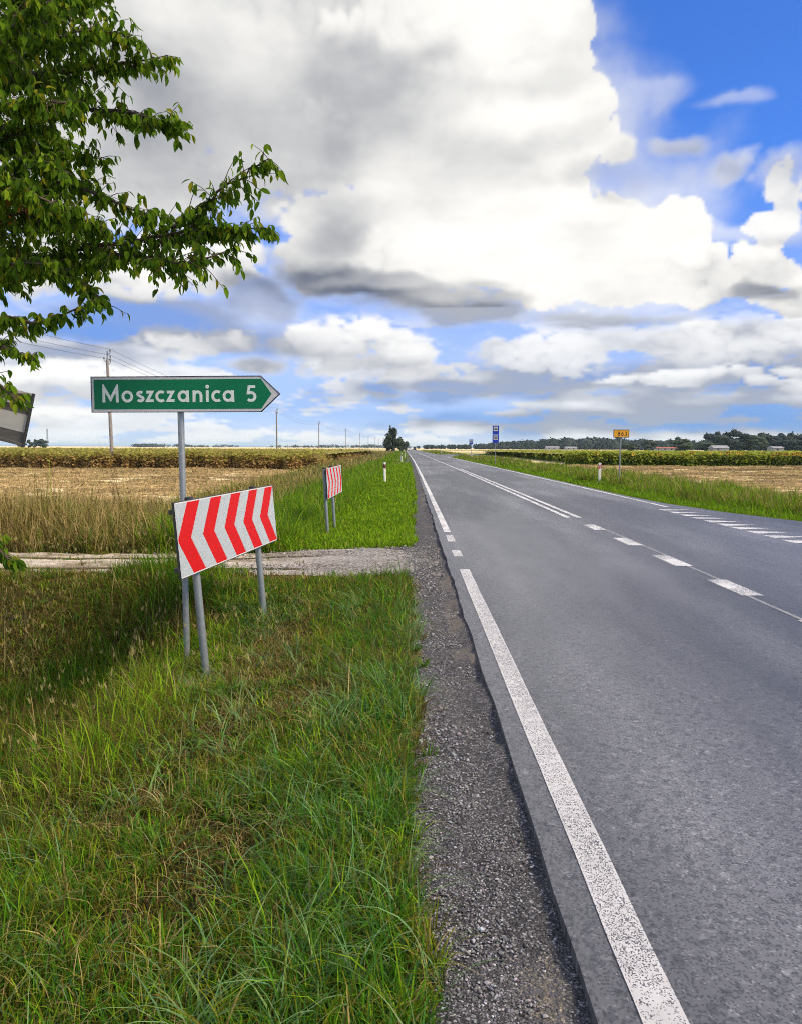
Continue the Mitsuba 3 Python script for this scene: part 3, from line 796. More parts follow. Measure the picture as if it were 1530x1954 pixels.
for k in range(240):
    x = rs.choice([-700 + 260 * rs.random(), -420 + 400 * rs.random(), -300 + 300 * rs.random(), -690 + 40 * rs.random()])
    y = 1900 + 150 * rs.random()
    h = (5.5 + 5 * vnoise(x, 0, 40, 3)) * (.7 + .4 * rs.random())
    if -430 < x < -385:
        continue
    m, c = clumps([(x, y, h * .5)], [(h * .95, h * .6, h * .52)], 40, .16 * h, (.026, .036, .030), rs)
    ms.append(m); cols.append(c)
put('tree_line', cat(*ms), 'crown', color=np.vstack(cols), kind='stuff', label='thin dark line of trees along the left horizon', category='trees')


# ------------------------------------------------------------------ low pale buildings before the woods
def low_building(x, y, w, d, h, roof, rmat, label):
    t = thing('farm_building', label, 'building')
    z = float(ground_z(x, y)) - .2
    put(f'{t}__wall', cuboid(x - w / 2, x + w / 2, y, y + d, z, z + h), 'render_white')
    r = trimesh.Trimesh([(x - w / 2 - .4, y - .4, z + h), (x + w / 2 + .4, y - .4, z + h), (x + w / 2 + .4, y + d + .4, z + h), (x - w / 2 - .4, y + d + .4, z + h), (x - w / 2 - .4, y + d / 2, z + h + roof), (x + w / 2 + .4, y + d / 2, z + h + roof)],
                        [(0, 1, 5), (0, 5, 4), (2, 3, 4), (2, 4, 5), (1, 2, 5), (3, 0, 4), (0, 2, 1), (0, 3, 2)], process=False)
    put(f'{t}__roof', r.apply_translation((0, 0, .004)), rmat)
    for k in range(int(w // 5)):
        xx = x - w / 2 + 2.5 + 5 * k
        put(f'{t}__window', cuboid(xx - .6, xx + .6, y - .04, y + .02, z + h * .4, z + h * .4 + 1.0), 'pane_dark')
    return t


low_building(187, 470, 9, 9, 2.4, 1.6, 'roof_pale', 'white building in front of the dense clump of trees on the right')
low_building(214, 455, 6, 8, 2.6, .9, 'roof_pale', 'small white building farthest right before the woods')
low_building(196, 600, 26, 10, 2.2, 1.0, 'roof_red', 'long low building left of the dense clump of trees')
low_building(146, 800, 13, 10, 2.6, 1.2, 'roof_pale', 'white building left of the yellow sign, first of two before the ridge')
low_building(163, 790, 11, 10, 2.4, 1.1, 'roof_pale', 'white building close to the yellow sign, second of two before the ridge')

# ------------------------------------------------------------------ lattice mast on the left horizon
t = thing('lattice_mast', 'thin lattice mast on the far left horizon beside the rounded tree', 'mast')
x, y, H = -703, 1500, 34.5
legs = [tube([(x + a * 1.4, y + b * 1.4, -.5), (x + a * .5, y + b * .5, H - 3)], .22, 5) for a, b in ((-1, -1), (1, -1), (1, 1), (-1, 1))]
br = [tube([(x + s * (1.4 - .9 * k / 9), y - 1.4 + .9 * k / 9, k * 3.4), (x - s * (1.4 - .9 * (k + 1) / 9), y - 1.4 + .9 * (k + 1) / 9, (k + 1) * 3.4)], .12, 4) for k in range(9) for s in (-1, 1)]
put(f'{t}__lattice', cat(*legs, *br), 'wire')
put(f'{t}__antenna', cat(tube([(x, y, H - 3.2), (x, y, H)], 1.0, 8), tube([(x, y, H), (x, y, H + 2)], .2, 5)), 'wire')


# ------------------------------------------------------------------ two vehicles far down the road
def far_car(x, y, m, label, h=1.45, L=4.2):
    t = thing('car', label, 'car')
    prof = Polygon([(0, .25), (0, .72), (.25, .92), (1.15, 1.0), (1.75, h), (3.3, h), (3.95, 1.0), (L, .92), (L, .25)]).buffer(-.05).buffer(.05)
    b = extrude(prof, 1.72)
    p = b.vertices.copy()
    b.vertices = np.stack([x - .86 + p[:, 2], y + p[:, 0], p[:, 1]], 1)
    b.fix_normals()
    put(f'{t}__body', b, m)
    ws = trimesh.Trimesh([(x - .7, y + 1.18, 1.03), (x + .7, y + 1.18, 1.03), (x + .6, y + 1.70, h - .05), (x - .6, y + 1.70, h - .05)], [(0, 1, 2), (0, 2, 3)], process=False)
    put(f'{t}__windscreen', ws.apply_translation((0, -.03, .02)), 'pane_dark')
    for sx in (-1, 1):
        put(f'{t}__headlight', cuboid(x + sx * .62 - .16, x + sx * .62 + .16, y - .02, y + .05, .62, .76), 'sheet_grey')
        for yy in (.8, 3.4):
            put(f'{t}__wheel', tube([(x + sx * .72 - .1, y + yy, .32), (x + sx * .72 + .1, y + yy, .32)], .32, 12), 'rubber', smooth=40)
    return t


far_car(-.4, 440, 'car_white', 'tiny white car approaching in the left lane far down the road')
far_car(2.4, 455, 'car_dark', 'tiny dark van in the right lane far down the road', h=2.2, L=4.8)

# ------------------------------------------------------------------ the cherry tree whose branches hang in from the left
rs = np.random.default_rng(5)
tree = thing('cherry_tree', 'leafy cherry tree reaching in from the left edge over the signs', 'tree')
put(f'{tree}__trunk', tube([(-6.9, 8.6, -.5), (-6.85, 8.6, 1.0), (-6.6, 8.5, 2.2), (-6.5, 8.4, 3.6), (-6.45, 8.4, 5.2), (-6.4, 8.3, 6.6)], [.19, .16, .15, .12, .085, .04], 12), 'bark', smooth=50)
BRANCHES = [
    [(-6.5, 8.4, 2.2), (-4.33, 7.70, 3.16), (-3.12, 7.30, 3.39), (-2.10, 7.00, 3.48), (-1.62, 6.90, 3.52), (-1.21, 6.80, 3.45)],
    [(-2.32, 7.10, 3.46), (-1.87, 7.00, 3.72), (-1.57, 6.90, 3.89), (-1.25, 6.80, 4.03)],
    [(-2.93, 7.30, 3.41), (-2.34, 7.00, 3.27), (-1.87, 6.80, 3.16), (-1.55, 6.80, 3.31)],
    [(-6.5, 8.4, 3.5), (-4.20, 7.70, 3.93), (-3.24, 7.40, 4.03), (-2.68, 7.20, 3.81), (-2.32, 7.10, 3.66)],
    [(-6.5, 8.4, 4.0), (-4.23, 7.60, 4.39), (-3.23, 7.30, 4.60), (-2.62, 7.10, 4.59), (-2.03, 6.90, 4.35)],
    [(-6.45, 8.4, 4.5), (-4.05, 7.50, 4.87), (-3.08, 7.20, 4.97), (-2.53, 7.00, 4.92), (-2.09, 6.90, 4.90)],
    [(-6.45, 8.4, 5.0), (-3.92, 7.40, 5.38), (-3.15, 7.20, 5.46), (-2.70, 7.00, 5.61), (-2.42, 7.00, 5.82)],
    [(-3.92, 7.40, 5.38), (-3.26, 7.10, 5.18), (-2.76, 6.90, 5.13), (-2.37, 6.80, 5.01)],
    [(-6.5, 8.4, 2.8), (-4.43, 7.60, 3.26), (-3.56, 7.30, 3.34), (-3.18, 7.20, 3.23), (-2.76, 7.10, 2.90)],
    [(-6.55, 8.4, 2.2), (-4.54, 7.50, 2.65), (-3.73, 7.20, 2.78), (-3.29, 7.00, 2.70), (-2.76, 6.90, 2.87)],
    [(-4.54, 7.50, 2.65), (-3.87, 7.10, 2.50), (-3.49, 6.90, 2.46), (-3.27, 6.80, 2.33)],
    [(-4.54, 7.50, 2.65), (-3.87, 6.90, 2.29), (-3.51, 6.70, 2.12), (-3.34, 6.60, 1.98)],
    [(-6.75, 8.5, 1.5), (-4.31, 7.00, 1.08), (-3.54, 6.30, 0.87), (-3.17, 6.00, 0.72)],
    [(-6.45, 8.4, 4.4), (-4.60, 8.30, 4.96), (-3.90, 8.20, 4.82), (-3.43, 8.10, 4.67)],
    [(-6.45, 8.4, 5.1), (-4.41, 8.40, 5.58), (-3.82, 8.30, 5.33), (-3.30, 8.20, 5.13)],
    [(-6.5, 8.4, 3.8), (-3.89, 6.90, 3.82), (-3.28, 6.70, 4.02), (-2.85, 6.60, 3.85)],
    [(-6.4, 8.3, 5.6), (-4.38, 8.00, 6.08), (-3.76, 7.80, 6.16), (-3.26, 7.60, 6.28)],
    [(-6.5, 8.4, 3.3), (-4.65, 8.30, 3.85), (-3.93, 8.20, 3.93), (-3.29, 8.10, 3.85)],
    [(-6.45, 8.4, 4.7), (-3.81, 6.90, 4.74), (-3.24, 6.60, 4.97), (-2.80, 6.50, 5.28)],
    [(-6.5, 8.4, 4.0), (-3.67, 6.60, 3.90), (-3.11, 6.50, 3.61), (-2.68, 6.40, 3.50)],
    [(-6.5, 8.4, 3.3), (-4.39, 7.90, 4.45), (-3.57, 7.70, 4.43), (-2.93, 7.50, 4.26)],
    [(-6.5, 8.4, 2.8), (-3.98, 7.20, 3.60), (-3.26, 7.00, 3.68), (-2.67, 6.90, 3.52)],
    [(-6.5, 8.4, 4.1), (-4.26, 7.90, 5.20), (-3.48, 7.70, 5.39), (-2.90, 7.50, 5.39)],
    [(-6.5, 8.4, 4.4), (-4.24, 7.90, 5.74), (-3.57, 7.60, 5.81), (-2.80, 7.40, 5.74)],
    [(-6.5, 8.4, 3.8), (-3.77, 6.80, 4.40), (-3.22, 6.70, 4.48), (-2.74, 6.60, 4.40)],
    [(-6.5, 8.4, 2.5), (-4.49, 8.00, 3.56), (-3.65, 7.80, 3.41), (-2.62, 7.40, 3.32)],
    [(-6.5, 8.4, 3.6), (-4.69, 8.40, 4.31), (-3.92, 8.20, 4.30), (-3.29, 8.00, 4.23)],
    [(-6.5, 8.4, 2.5), (-4.02, 6.90, 3.11), (-3.35, 6.60, 3.13), (-3.04, 6.50, 3.11)],
]
# a leaf: two halves folded along the midrib, tip drooping; x along the blade, z the upper side
lt = np.array([0, .22, .5, .78, 1.0])
lw = np.array([.02, .165, .205, .12, 0])
lz = np.array([0, .03, .02, -.05, -.16])
LV = np.concatenate([np.stack([lt, lw * 0, lz], 1), np.stack([lt, lw, lz + lw * .42], 1)[1:4], np.stack([lt, -lw, lz + lw * .42], 1)[1:4]])
LF = np.array([(0, 1, 5), (1, 2, 6), (1, 6, 5), (2, 3, 7), (2, 7, 6), (3, 4, 7), (0, 8, 1), (1, 8, 9), (1, 9, 2), (2, 9, 10), (2, 10, 3), (3, 10, 4)])
twigs, Lp, La, Ln, Ls, Lc = [], [], [], [], [], []
LEAFCOL = np.array([(.100, .200, .016), (.140, .260, .018), (.215, .320, .022), (.072, .150, .020), (.290, .300, .024)])
for bi, b in enumerate(BRANCHES):
    b = np.array(b)
    seg = np.linalg.norm(np.diff(b, axis=0), axis=1)
    L = seg.sum()
    s = np.linspace(0, 1, 26)
    cum = np.concatenate([[0], np.cumsum(seg)]) / L
    line = np.stack([np.interp(s, cum, b[:, k]) for k in range(3)], 1)
    line[1:-1] = (line[:-2] + 2 * line[1:-1] + line[2:]) / 4
    line += np.stack([vnoise(s * 9, s * 0 + k + bi * 7, 1, 90 + k) - .5 for k in range(3)], 1) * .10 * (s > .05)[:, None]
    r0 = .045 if L > 3 else .016
    put(f'{tree}__branch', tube(line, r0 * (1 - s) ** .8 + .004, 7), 'bark', smooth=50)
    dense = 54 if bi >= 13 else 54
    low = bi in (9, 10, 11, 12)
    for k in range(int(L * (dense if not low else 30))):
        u = rs.uniform(.26 if L > 3 else .05, 1.0)
        p = np.array([np.interp(u, s, line[:, c]) for c in range(3)])
        tg = np.array([np.interp(min(u + .05, 1), s, line[:, c]) - np.interp(u - .05, s, line[:, c]) for c in range(3)])
        tg /= np.linalg.norm(tg) + 1e-9
        d = tg * rs.uniform(.3, 1.0) + rs.normal(size=3) * np.array([.6, .8, .55])
        d /= np.linalg.norm(d)
        tl = rs.uniform(.10, .36) * (1.0 if u < .85 else .6) * (.6 if low else 1)
        q = np.stack([p, p + d * tl * .5 + (0, 0, .01), p + d * tl - (0, 0, .05 * tl)])
        twigs.append(tube(q, [.0045, .0035, .002], 4, cap=False))
        for j in range(rs.integers(4, 8)):
            f = 1.0 if j == 0 else rs.uniform(.15, 1.0)
            base = p + d * tl * f
            ax = d * .36 + rs.normal(size=3) * .36 + np.array([0, 0, -1.0])
            ax /= np.linalg.norm(ax)
            up = np.cross(np.cross(ax, rs.normal(size=3) * .7 + np.array([0, 0, 1.0])), ax) * -1
            Lp.append(base); La.append(ax); Ln.append(-up / (np.linalg.norm(up) + 1e-9))
            Ls.append(rs.uniform(.070, .116))
            c = LEAFCOL[rs.choice(5, p=[.34, .28, .15, .17, .06])] * rs.uniform(.75, 1.25)
            Lc.append(c)
Lp, La, Ln, Ls, Lc = map(np.array, (Lp, La, Ln, Ls, Lc))
rest = np.ones(len(Lp), bool)
# a few leaves have already turned
turned = np.where((np.abs(Lp[:, 2] - 3.68) < .10) & (Lp[:, 0] < -3.4) & (Lp[:, 0] > -3.95))[0]
Lc[turned[rs.permutation(len(turned))[:26]]] = (.42, .13, .03)
Lb = np.cross(Ln, La)
# of the leaves inside the view the 300 nearest are parts of their own
eye = np.array([0, 0, EYE])
rel = Lp - eye
dep = rel @ FWD
side = rel @ np.cross(FWD, UP) / dep
vert = rel @ UP / dep
score = np.where((np.abs(side) < .51) & (np.abs(vert) < .65), Ls / dep, 0)
own = np.argsort(-score)[:300]
rest[own] = False
LEAFKINDS = []
for k, c in enumerate(LEAFCOL):
    scene[f'leaf_tone_{k}'] = {'type': 'principledthin', 'base_color': {'type': 'rgb', 'value': c.tolist()}, 'roughness': .45, 'diff_trans': 1.0, 'eta': 1.35}
    LEAFKINDS.append(mikit.ply(trimesh.Trimesh(LV, LF, process=False), f'leaf_tone_{k}', smooth=True))
for n, i in enumerate(own):
    m = np.eye(4)
    m[:3, 0], m[:3, 1], m[:3, 2], m[:3, 3] = La[i] * Ls[i], Lb[i] * Ls[i], Ln[i] * Ls[i], Lp[i]
    scene[f'{tree}__leaf' + (f'_{n:03d}' if n else '')] = {**LEAFKINDS[int(np.argmin(np.abs(LEAFCOL - Lc[i]).sum(1)))], 'to_world': T(m)}
idx = np.where(rest)[0]
V = Lp[idx, None] + Ls[idx, None, None] * (LV[None, :, :1] * La[idx, None] + LV[None, :, 1:2] * Lb[idx, None] + LV[None, :, 2:] * Ln[idx, None])
F = (LF[None] + (np.arange(len(idx)) * len(LV))[:, None, None]).reshape(-1, 3)
put(f'{tree}__foliage', trimesh.Trimesh(V.reshape(-1, 3), F, process=False), 'leaf', smooth=True, color=np.repeat(Lc[idx], len(LV), 0), kind='stuff')
put(f'{tree}__twig', cat(*twigs), 'bark', kind='stuff')

# ------------------------------------------------------------------ grass, crops, stones
def blades(key, P, h, w, col, bend, az=None, seg=3, m='blade', **said):
    """Blades of grass: each a tapering ribbon that arches over. bend 0 (upright) to 1 (tip hangs)."""
    n = len(P)
    h, w, bend = (np.broadcast_to(np.asarray(q, float), n) for q in (h, w, bend))
    az = rng.uniform(0, 2 * np.pi, n) if az is None else az
    lean = np.stack([np.cos(az), np.sin(az), az * 0], 1)
    tw = az + np.pi / 2 + rng.normal(0, .5, n)
    side = np.stack([np.cos(tw), np.sin(tw), tw * 0], 1)
    t = np.linspace(0, 1, seg + 1)
    wid = np.array([.8, 1, .8, .5, .3])[:seg] if seg > 1 else np.array([1.0])
    rows = []
    for k in range(seg + 1):
        c = P + lean * (h * (bend * .95 * t[k] ** 1.8 + .08 * t[k]))[:, None]
        c[:, 2] += h * (t[k] - .62 * bend * t[k] ** 2.4)
        if k < seg:
            d = side * (w * wid[k] / 2)[:, None]
            rows += [c - d, c + d]
        else:
            rows.append(c)
    V = np.stack(rows, 1)
    k = V.shape[1]
    f = []
    for j in range(seg - 1):
        a = 2 * j
        f += [(a, a + 1, a + 3), (a, a + 3, a + 2)]
    f.append((2 * seg - 2, 2 * seg - 1, 2 * seg))
    F = (np.array(f)[None] + (np.arange(n) * k)[:, None, None]).reshape(-1, 3)
    return put(key, trimesh.Trimesh(V.reshape(-1, 3), F, process=False), m, color=np.repeat(np.clip(col, 0, 1), k, 0), **said)


def spread(n, x0, x1, y0, y1, keep):
    """About n points on the ground, those for which keep(x, y) holds (keep may return a chance)."""
    x, y = rng.uniform(x0, x1, n), rng.uniform(y0, y1, n)
    k = np.asarray(keep(x, y), float) > rng.random(n)
    x, y = x[k], y[k]
    return np.stack([x, y, ground_z(x, y)], 1)


def tufts(P, per, r):
    """Blades in bunches round the points: places and outward directions."""
    q = np.repeat(P, per, 0)
    a = rng.uniform(0, 2 * np.pi, len(q))
    d = r * np.sqrt(rng.random(len(q)))
    q = q + np.stack([np.cos(a) * d, np.sin(a) * d, a * 0], 1)
    return q, a + rng.normal(0, .5, len(q))


def blend(weights, tones):
    """One tone per blade, drawn by the weights (n, k)."""
    w = np.clip(np.stack(weights, 1), 1e-4, None)
    c = np.cumsum(w / w.sum(1, keepdims=True), 1)
    k = (rng.random(len(c))[:, None] > c).sum(1).clip(0, len(tones) - 1)
    return np.asarray(tones)[k] * rng.uniform(.7, 1.3, (len(c), 1))


LUSH, BRIGHT, OLIVE, BROWN, STRAW, BLUE = (.075, .210, .012), (.230, .400, .018), (.190, .200, .020), (.135, .100, .032), (.46, .36, .15), (.060, .175, .040)
SILVER = (.20, .34, .13)
TONES = [LUSH, BRIGHT, OLIVE, BROWN, STRAW, BLUE]


def in_view(x, y, more=.7):
    return (np.abs(x) < .56 * y + more)


def grassy(x, y):
    """Where the near verge is grown over: up to the gravel, not on the track."""
    ya, yb = track_edges(x)
    on_track = (y > ya - .05 + (vnoise(x, y, .3, 71) - .5) * .3) & (y < yb + (vnoise(x, y, .3, 73) - .5) * .35)
    edge = .07 + (vnoise(y, y * 0, .45, 75, 4) - .5) * .30 + .05 * sstep(13, 9, y) * sstep(3, 6, y)
    return (x < edge) & ~on_track & in_view(x, y)


POSTS = ((-1.67, 6.37), (-1.42, 7.9), (-2.13, 7.25))


def trodden(P):
    """The grass is kept short round the sign posts."""
    return 1 - .72 * np.max([np.exp(-((P[:, 0] - a) ** 2 + (P[:, 1] - b + .12) ** 2) / .09) for a, b in POSTS], 0)


def verge_tone(P):
    x, y = P[:, 0], P[:, 1]
    a, b = vnoise(x, y, .8, 81), vnoise(x, y, .28, 83)
    dry = sstep(.43, .55, a + .10 * np.exp(-((x + .95) / .5) ** 2) * sstep(3, 5, y))
    road = sstep(-.75, -.30, x) * sstep(.06, -.05, x + (b - .5) * .1)
    rim = sstep(-.08, .02, x)
    ridge = np.exp(-((x + 1.95 + .06 * (y - 5)) / .42) ** 2) * sstep(3.6, 4.6, y) * sstep(8.2, 7.0, y)
    hollow = np.exp(-((x + 3.0) / .75) ** 2)
    tan = sstep(-3.6, -4.4, x) * sstep(5.5, 7, y)
    return (dict(dry=dry, road=road, rim=rim, ridge=ridge, hollow=hollow, b=b),
            [.8 + 1.0 * road + 1.4 * hollow - .4 * dry, .34 + 3.4 * ridge + .5 * road * b, .75 + .7 * rim, 2.6 * dry * (1 - .6 * road) + 1.3 * tan + .35, .07 + .55 * dry * b + .6 * tan + .12 * rim, .35 + .9 * road])


# short growth close by
for n, y0, y1, x0, w, seg in ((90000, 1.85, 4.2, -3.2, .0046, 3), (115000, 4.2, 7.0, -4.7, .0058, 3), (120000, 7.0, 10.1, -6.4, .0068, 3)):
    P = spread(n, x0, .3, y0, y1, grassy)
    q, wt = verge_tone(P)
    N = len(P)
    h = rng.gamma(4, .25, N) * (.085 + .04 * q['road'] - .048 * q['dry'] * (1 - q['road']) + .16 * q['ridge'] + .17 * q['hollow'] - .03 * q['rim']) * (.6 + .8 * vnoise(P[:, 0], P[:, 1], .2, 85))
    h = h * trodden(P)
    blades('grass', P, h.clip(.02, .6), w * rng.uniform(.6, 1.4, N), blend(wt, TONES), rng.beta(2, 2.2, N), seg=seg, kind='stuff', label='short mixed grass on the near verge', category='grass')
# long arching bunches
for n, per, y0, y1, x0, w in ((1700, 13, 1.85, 4.2, -3.2, .0058), (2100, 13, 4.2, 7.2, -4.8, .0066), (1500, 13, 7.2, 10.0, -6.4, .0074)):
    P = spread(n, x0, .12, y0, y1, lambda x, y: grassy(x, y) * (.16 + .70 * sstep(-.85, -.35, x) + .6 * np.exp(-((x + 2.0) / .5) ** 2) + .7 * sstep(-2.3, -2.8, x)))
    Q, az = tufts(P, per, .045)
    qp, wt = verge_tone(P)
    wt[3] = wt[3] * .5
    wt[1] = wt[1] + .25
    tone = np.repeat(blend(wt, TONES), per, 0) * rng.uniform(.75, 1.25, (len(Q), 1))
    q = {k: np.repeat(v, per) for k, v in qp.items()}
    N = len(Q)
    h = rng.uniform(.5, 1.15, N) * (.21 + .16 * q['hollow'] + .20 * q['ridge']) * np.repeat(rng.uniform(.6, 1.15, len(P)) * (1 - .5 * qp['dry'] * (1 - qp['road'])), per) * trodden(Q)
    blades('grass', Q, h, w * rng.uniform(.6, 1.3, N), tone, rng.beta(2.4, 2.0, N), az=az, seg=4, kind='stuff', label='long arching tufts of grass on the near verge', category='grass')
# broad silvery blades bending over, mostly beside the gravel
P = spread(2600, -3.4, .10, 1.85, 8.5, lambda x, y: grassy(x, y) * (.10 + .75 * sstep(-.9, -.35, x) * (vnoise(x, y, .5, 86) > .45) + .25 * (vnoise(x, y, .35, 89) > .6)))
Q, az = tufts(P, 6, .05)
N = len(Q)
blades('grass', Q, rng.uniform(.16, .38, N), rng.uniform(.0045, .0085, N), np.array(SILVER) * rng.uniform(.6, 1.25, (N, 1)) * (1 + rng.normal(0, .12, (N, 3))), rng.beta(4, 1.5, N) * 1.15, az=az, seg=5, kind='stuff', label='broad pale grass blades bending over beside the gravel', category='grass')
# weeds with broad leaves lying flat, and thin stalks with pale seed heads in the ditch
P = spread(420, -3.2, .12, 1.9, 8.5, lambda x, y: grassy(x, y) * (vnoise(x, y, .7, 142) > .5))
Q, az = tufts(P, 8, .012)
N = len(Q)
blades('broad_leaf_weed', Q + (0, 0, .012), rng.uniform(.06, .15, N), rng.uniform(.014, .028, N), np.array((.085, .19, .022)) * rng.uniform(.6, 1.3, (N, 1)), rng.beta(5, 1.8, N) * 1.1, az=az, seg=4, kind='stuff', label='flat rosettes of broad leaved weeds in the near verge', category='weeds')
P = spread(800, -5.5, -.9, 3.2, 10, lambda x, y: grassy(x, y) * (.15 + sstep(-1.9, -2.8, x)))
N = len(P)
H = rng.uniform(.35, .75, N)
az = rng.uniform(0, 6.3, N)
bd = rng.uniform(.05, .35, N)
blades('seed_grass', P, H, .0035, np.array((.36, .31, .13)) * rng.uniform(.6, 1.2, (N, 1)), bd, az=az, seg=4, m='straw', kind='stuff', label='thin stalks of seeding grass in the ditch', category='grass')
tip = P + np.stack([np.cos(az), np.sin(az), az * 0], 1) * (H * (bd * .95 + .08))[:, None] + np.array([0, 0, 1.0]) * (H * (1 - .62 * bd) - .03)[:, None]
Q, a2 = tufts(tip, 6, .008)
blades('seed_grass', Q, rng.uniform(.03, .07, len(Q)), .005, np.array((.44, .38, .16)) * rng.uniform(.6, 1.2, (len(Q), 1)), rng.uniform(0, .5, len(Q)), az=a2, seg=2, m='straw', kind='stuff', label='pale seed heads on the stalks in the ditch', category='grass')
# dead stalks lying in between
P = spread(9000, -4, .15, 1.85, 9.7, grassy)
blades('grass', P + (0, 0, .03), rng.uniform(.08, .22, len(P)), .0026, np.array(STRAW) * rng.uniform(.5, 1.1, (len(P), 1)), rng.beta(4, 1.2, len(P)) * 1.35, seg=3, m='straw', kind='stuff', label='dead straw coloured stalks in the near verge', category='dry grass')


# beyond the track: bright mown strip, lush ditch, dry tall grass in front of the stubble
def beyond(x, y):
    ya, yb = track_edges(x)
    xr = x + shift(y)
    edge = .08 + .16 * sstep(14, 30, y) + (vnoise(y, y * 0 + 4, .8, 75, 4) - .5) * .25
    return (y > yb - .02 + (vnoise(x, y, .3, 77) - .5) * .25) & (xr < edge) & (xr > -5.6 - .025 * y) & in_view(x, y, 2)


for n, y0, y1, x0, w, hh, seg in ((150000, 11.6, 20, -6.3, .010, .17, 3), (110000, 20, 38, -6.6, .016, .18, 2), (70000, 38, 80, -8, .03, .20, 2), (36000, 80, 330, -16, .08, .24, 1)):
    P = spread(n, x0, .5, y0, y1, beyond)
    xr = P[:, 0] + shift(P[:, 1])
    N = len(P)
    ditch = np.exp(-((xr + 3.2) / .9) ** 2)
    fieldside = sstep(-3.5, -4.5, xr)
    mown = sstep(-2.2, -1.6, xr)
    b = vnoise(P[:, 0], P[:, 1], 1.3, 87)
    h = rng.gamma(5, .2, N) * (hh * (.55 + .2 * b) * mown + (1 - mown) * (.36 + .22 * ditch)) * (.6 + .8 * vnoise(P[:, 0], P[:, 1], .5, 88))
    dark = sstep(.5, .62, b)
    wt = [(.7 + .8 * ditch + .5 * dark) * (1 - .75 * fieldside), (1.5 + 2.2 * mown * (1 - .5 * dark)) * (1 - .85 * fieldside), .5 + .5 * fieldside, .12 + .9 * fieldside, .06 + 2.2 * fieldside + .25 * (1 - mown) * b, .25 + .2 * ditch]
    blades('grass', P, h.clip(.03, .9), w * rng.uniform(.6, 1.4, N), blend(wt, TONES), rng.beta(2, 2.4, N), seg=seg, kind='stuff', label='green grass strip and ditch beyond the track', category='grass')
P = spread(120000, -17, -3.2, 11.6, 17, lambda x, y: (y > track_edges(x)[1] + .15) & in_view(x, y, 1.5) & (x < -3.5 - (y - 12) * .22 + (vnoise(x, y, 1, 5) - .5)) )
N = len(P)
blades('dry_grass', P, rng.gamma(6, .166, N) * (.24 + .34 * vnoise(P[:, 0], P[:, 1], .9, 91)) * sstep(11.5, 13.2, P[:, 1] + .4) * (1 + .5 * np.exp(-((P[:, 0] + 6.5) / 1.5) ** 2)), .008 * rng.uniform(.6, 1.4, N), blend([.12 + 0 * h[:1].repeat(N), .05 * np.ones(N), .35 * np.ones(N), .5 + vnoise(P[:, 0], P[:, 1], .7, 92), 1.3 * np.ones(N), .01 * np.ones(N)], TONES),
       rng.beta(1.6, 2.6, N), seg=3, m='straw', kind='stuff', label='tall dry grass along the far side of the track', category='dry grass')

# straw standing and lying in the two harvested fields
for x0, x1, y0, y1, n in ((-34, -6.5, 14.8, 60, 60000), (11.9, 48, 18, 73, 60000)):
    P = spread(n, x0, x1, y0, y1, lambda x, y: in_view(x, y, 2) * np.clip(26 / y, 0, 1))
    P[:, 1] = np.where(rng.random(len(P)) < .7, np.round(P[:, 1] / .24) * .24 + rng.normal(0, .03, len(P)), P[:, 1])
    P[:, 2] = fz(P[:, 0], P[:, 1])
    N = len(P)
    blades('straw', P, rng.uniform(.08, .24, N) * (.5 + vnoise(P[:, 0], P[:, 1], 1.2, 93)), np.clip(.0006 * P[:, 1], .008, .05) * rng.uniform(.6, 1.3, N), blend([.02 * np.ones(N), .02 * np.ones(N), .12 * np.ones(N), .8 * np.ones(N), 1.1 * np.ones(N), .01 * np.ones(N)], TONES),
           rng.beta(1.5, 1.7, N) * 1.2, seg=1, m='straw', kind='stuff', label='cut straw stalks of the harvested field', category='straw')


# right verge: mown edge, taller yellowing grass behind it
def right_verge(x, y):
    xr = x + shift(y)
    e = np.interp(y, [10, 12, 14, 17.3, 20, 23, 26, 4000], [30, 12.6, 10.3, 8.84, 8.08, 7.66, 7.55, 7.5])
    gap = (y > 140) & (y < 184)
    return (xr > e + (vnoise(y, y * 0 + 7, .7, 95) - .5) * .25) & (xr < 12.2 + .012 * y + (vnoise(x, y, 2, 96) - .5) * 1.6) & in_view(x, y, 1.5) & ~gap


for n, y0, y1, x1, w, seg in ((150000, 13, 30, 16, .012, 3), (120000, 30, 60, 17, .022, 2), (80000, 60, 140, 20, .05, 2), (26000, 140, 420, 26, .12, 1)):
    P = spread(n, 7.3 - 3 * (y0 > 100), x1, y0, y1, right_verge)
    xr = P[:, 0] + shift(P[:, 1]) - np.interp(P[:, 1], [14, 17.3, 20, 23, 26], [10.2, 8.72, 7.95, 7.5, 7.36])
    N = len(P)
    b = vnoise(P[:, 0], P[:, 1], 1.5, 97)
    tall = sstep(1.0, 1.8, xr + (b - .5) * 1.2)
    short = 1 - .7 * np.exp(-((P[:, 0] - 9.0) ** 2 + (P[:, 1] - 36.4) ** 2) / .5)
    h = short * rng.gamma(5, .2, N) * (.13 + tall * (.10 + .30 * b)) * (.6 + .8 * vnoise(P[:, 0], P[:, 1], .6, 99))
    dark = sstep(.5, .6, vnoise(P[:, 0], P[:, 1], .9, 98))
    far = sstep(60, 110, P[:, 1])
    wt = [.7 + .6 * dark, 1.4 + .9 * (1 - tall), .3 + .8 * tall * b, .08 + .55 * tall * (b > .5) + .5 * far, .08 + 1.5 * tall * b + .25 * far, .2 * (1 - tall)]
    blades('grass', P, h.clip(.04, .9), w * rng.uniform(.6, 1.4, N), blend(wt, TONES), rng.beta(2, 2.6, N), seg=seg, kind='stuff', label='green verge with taller yellowing grass on the right of the road', category='grass')

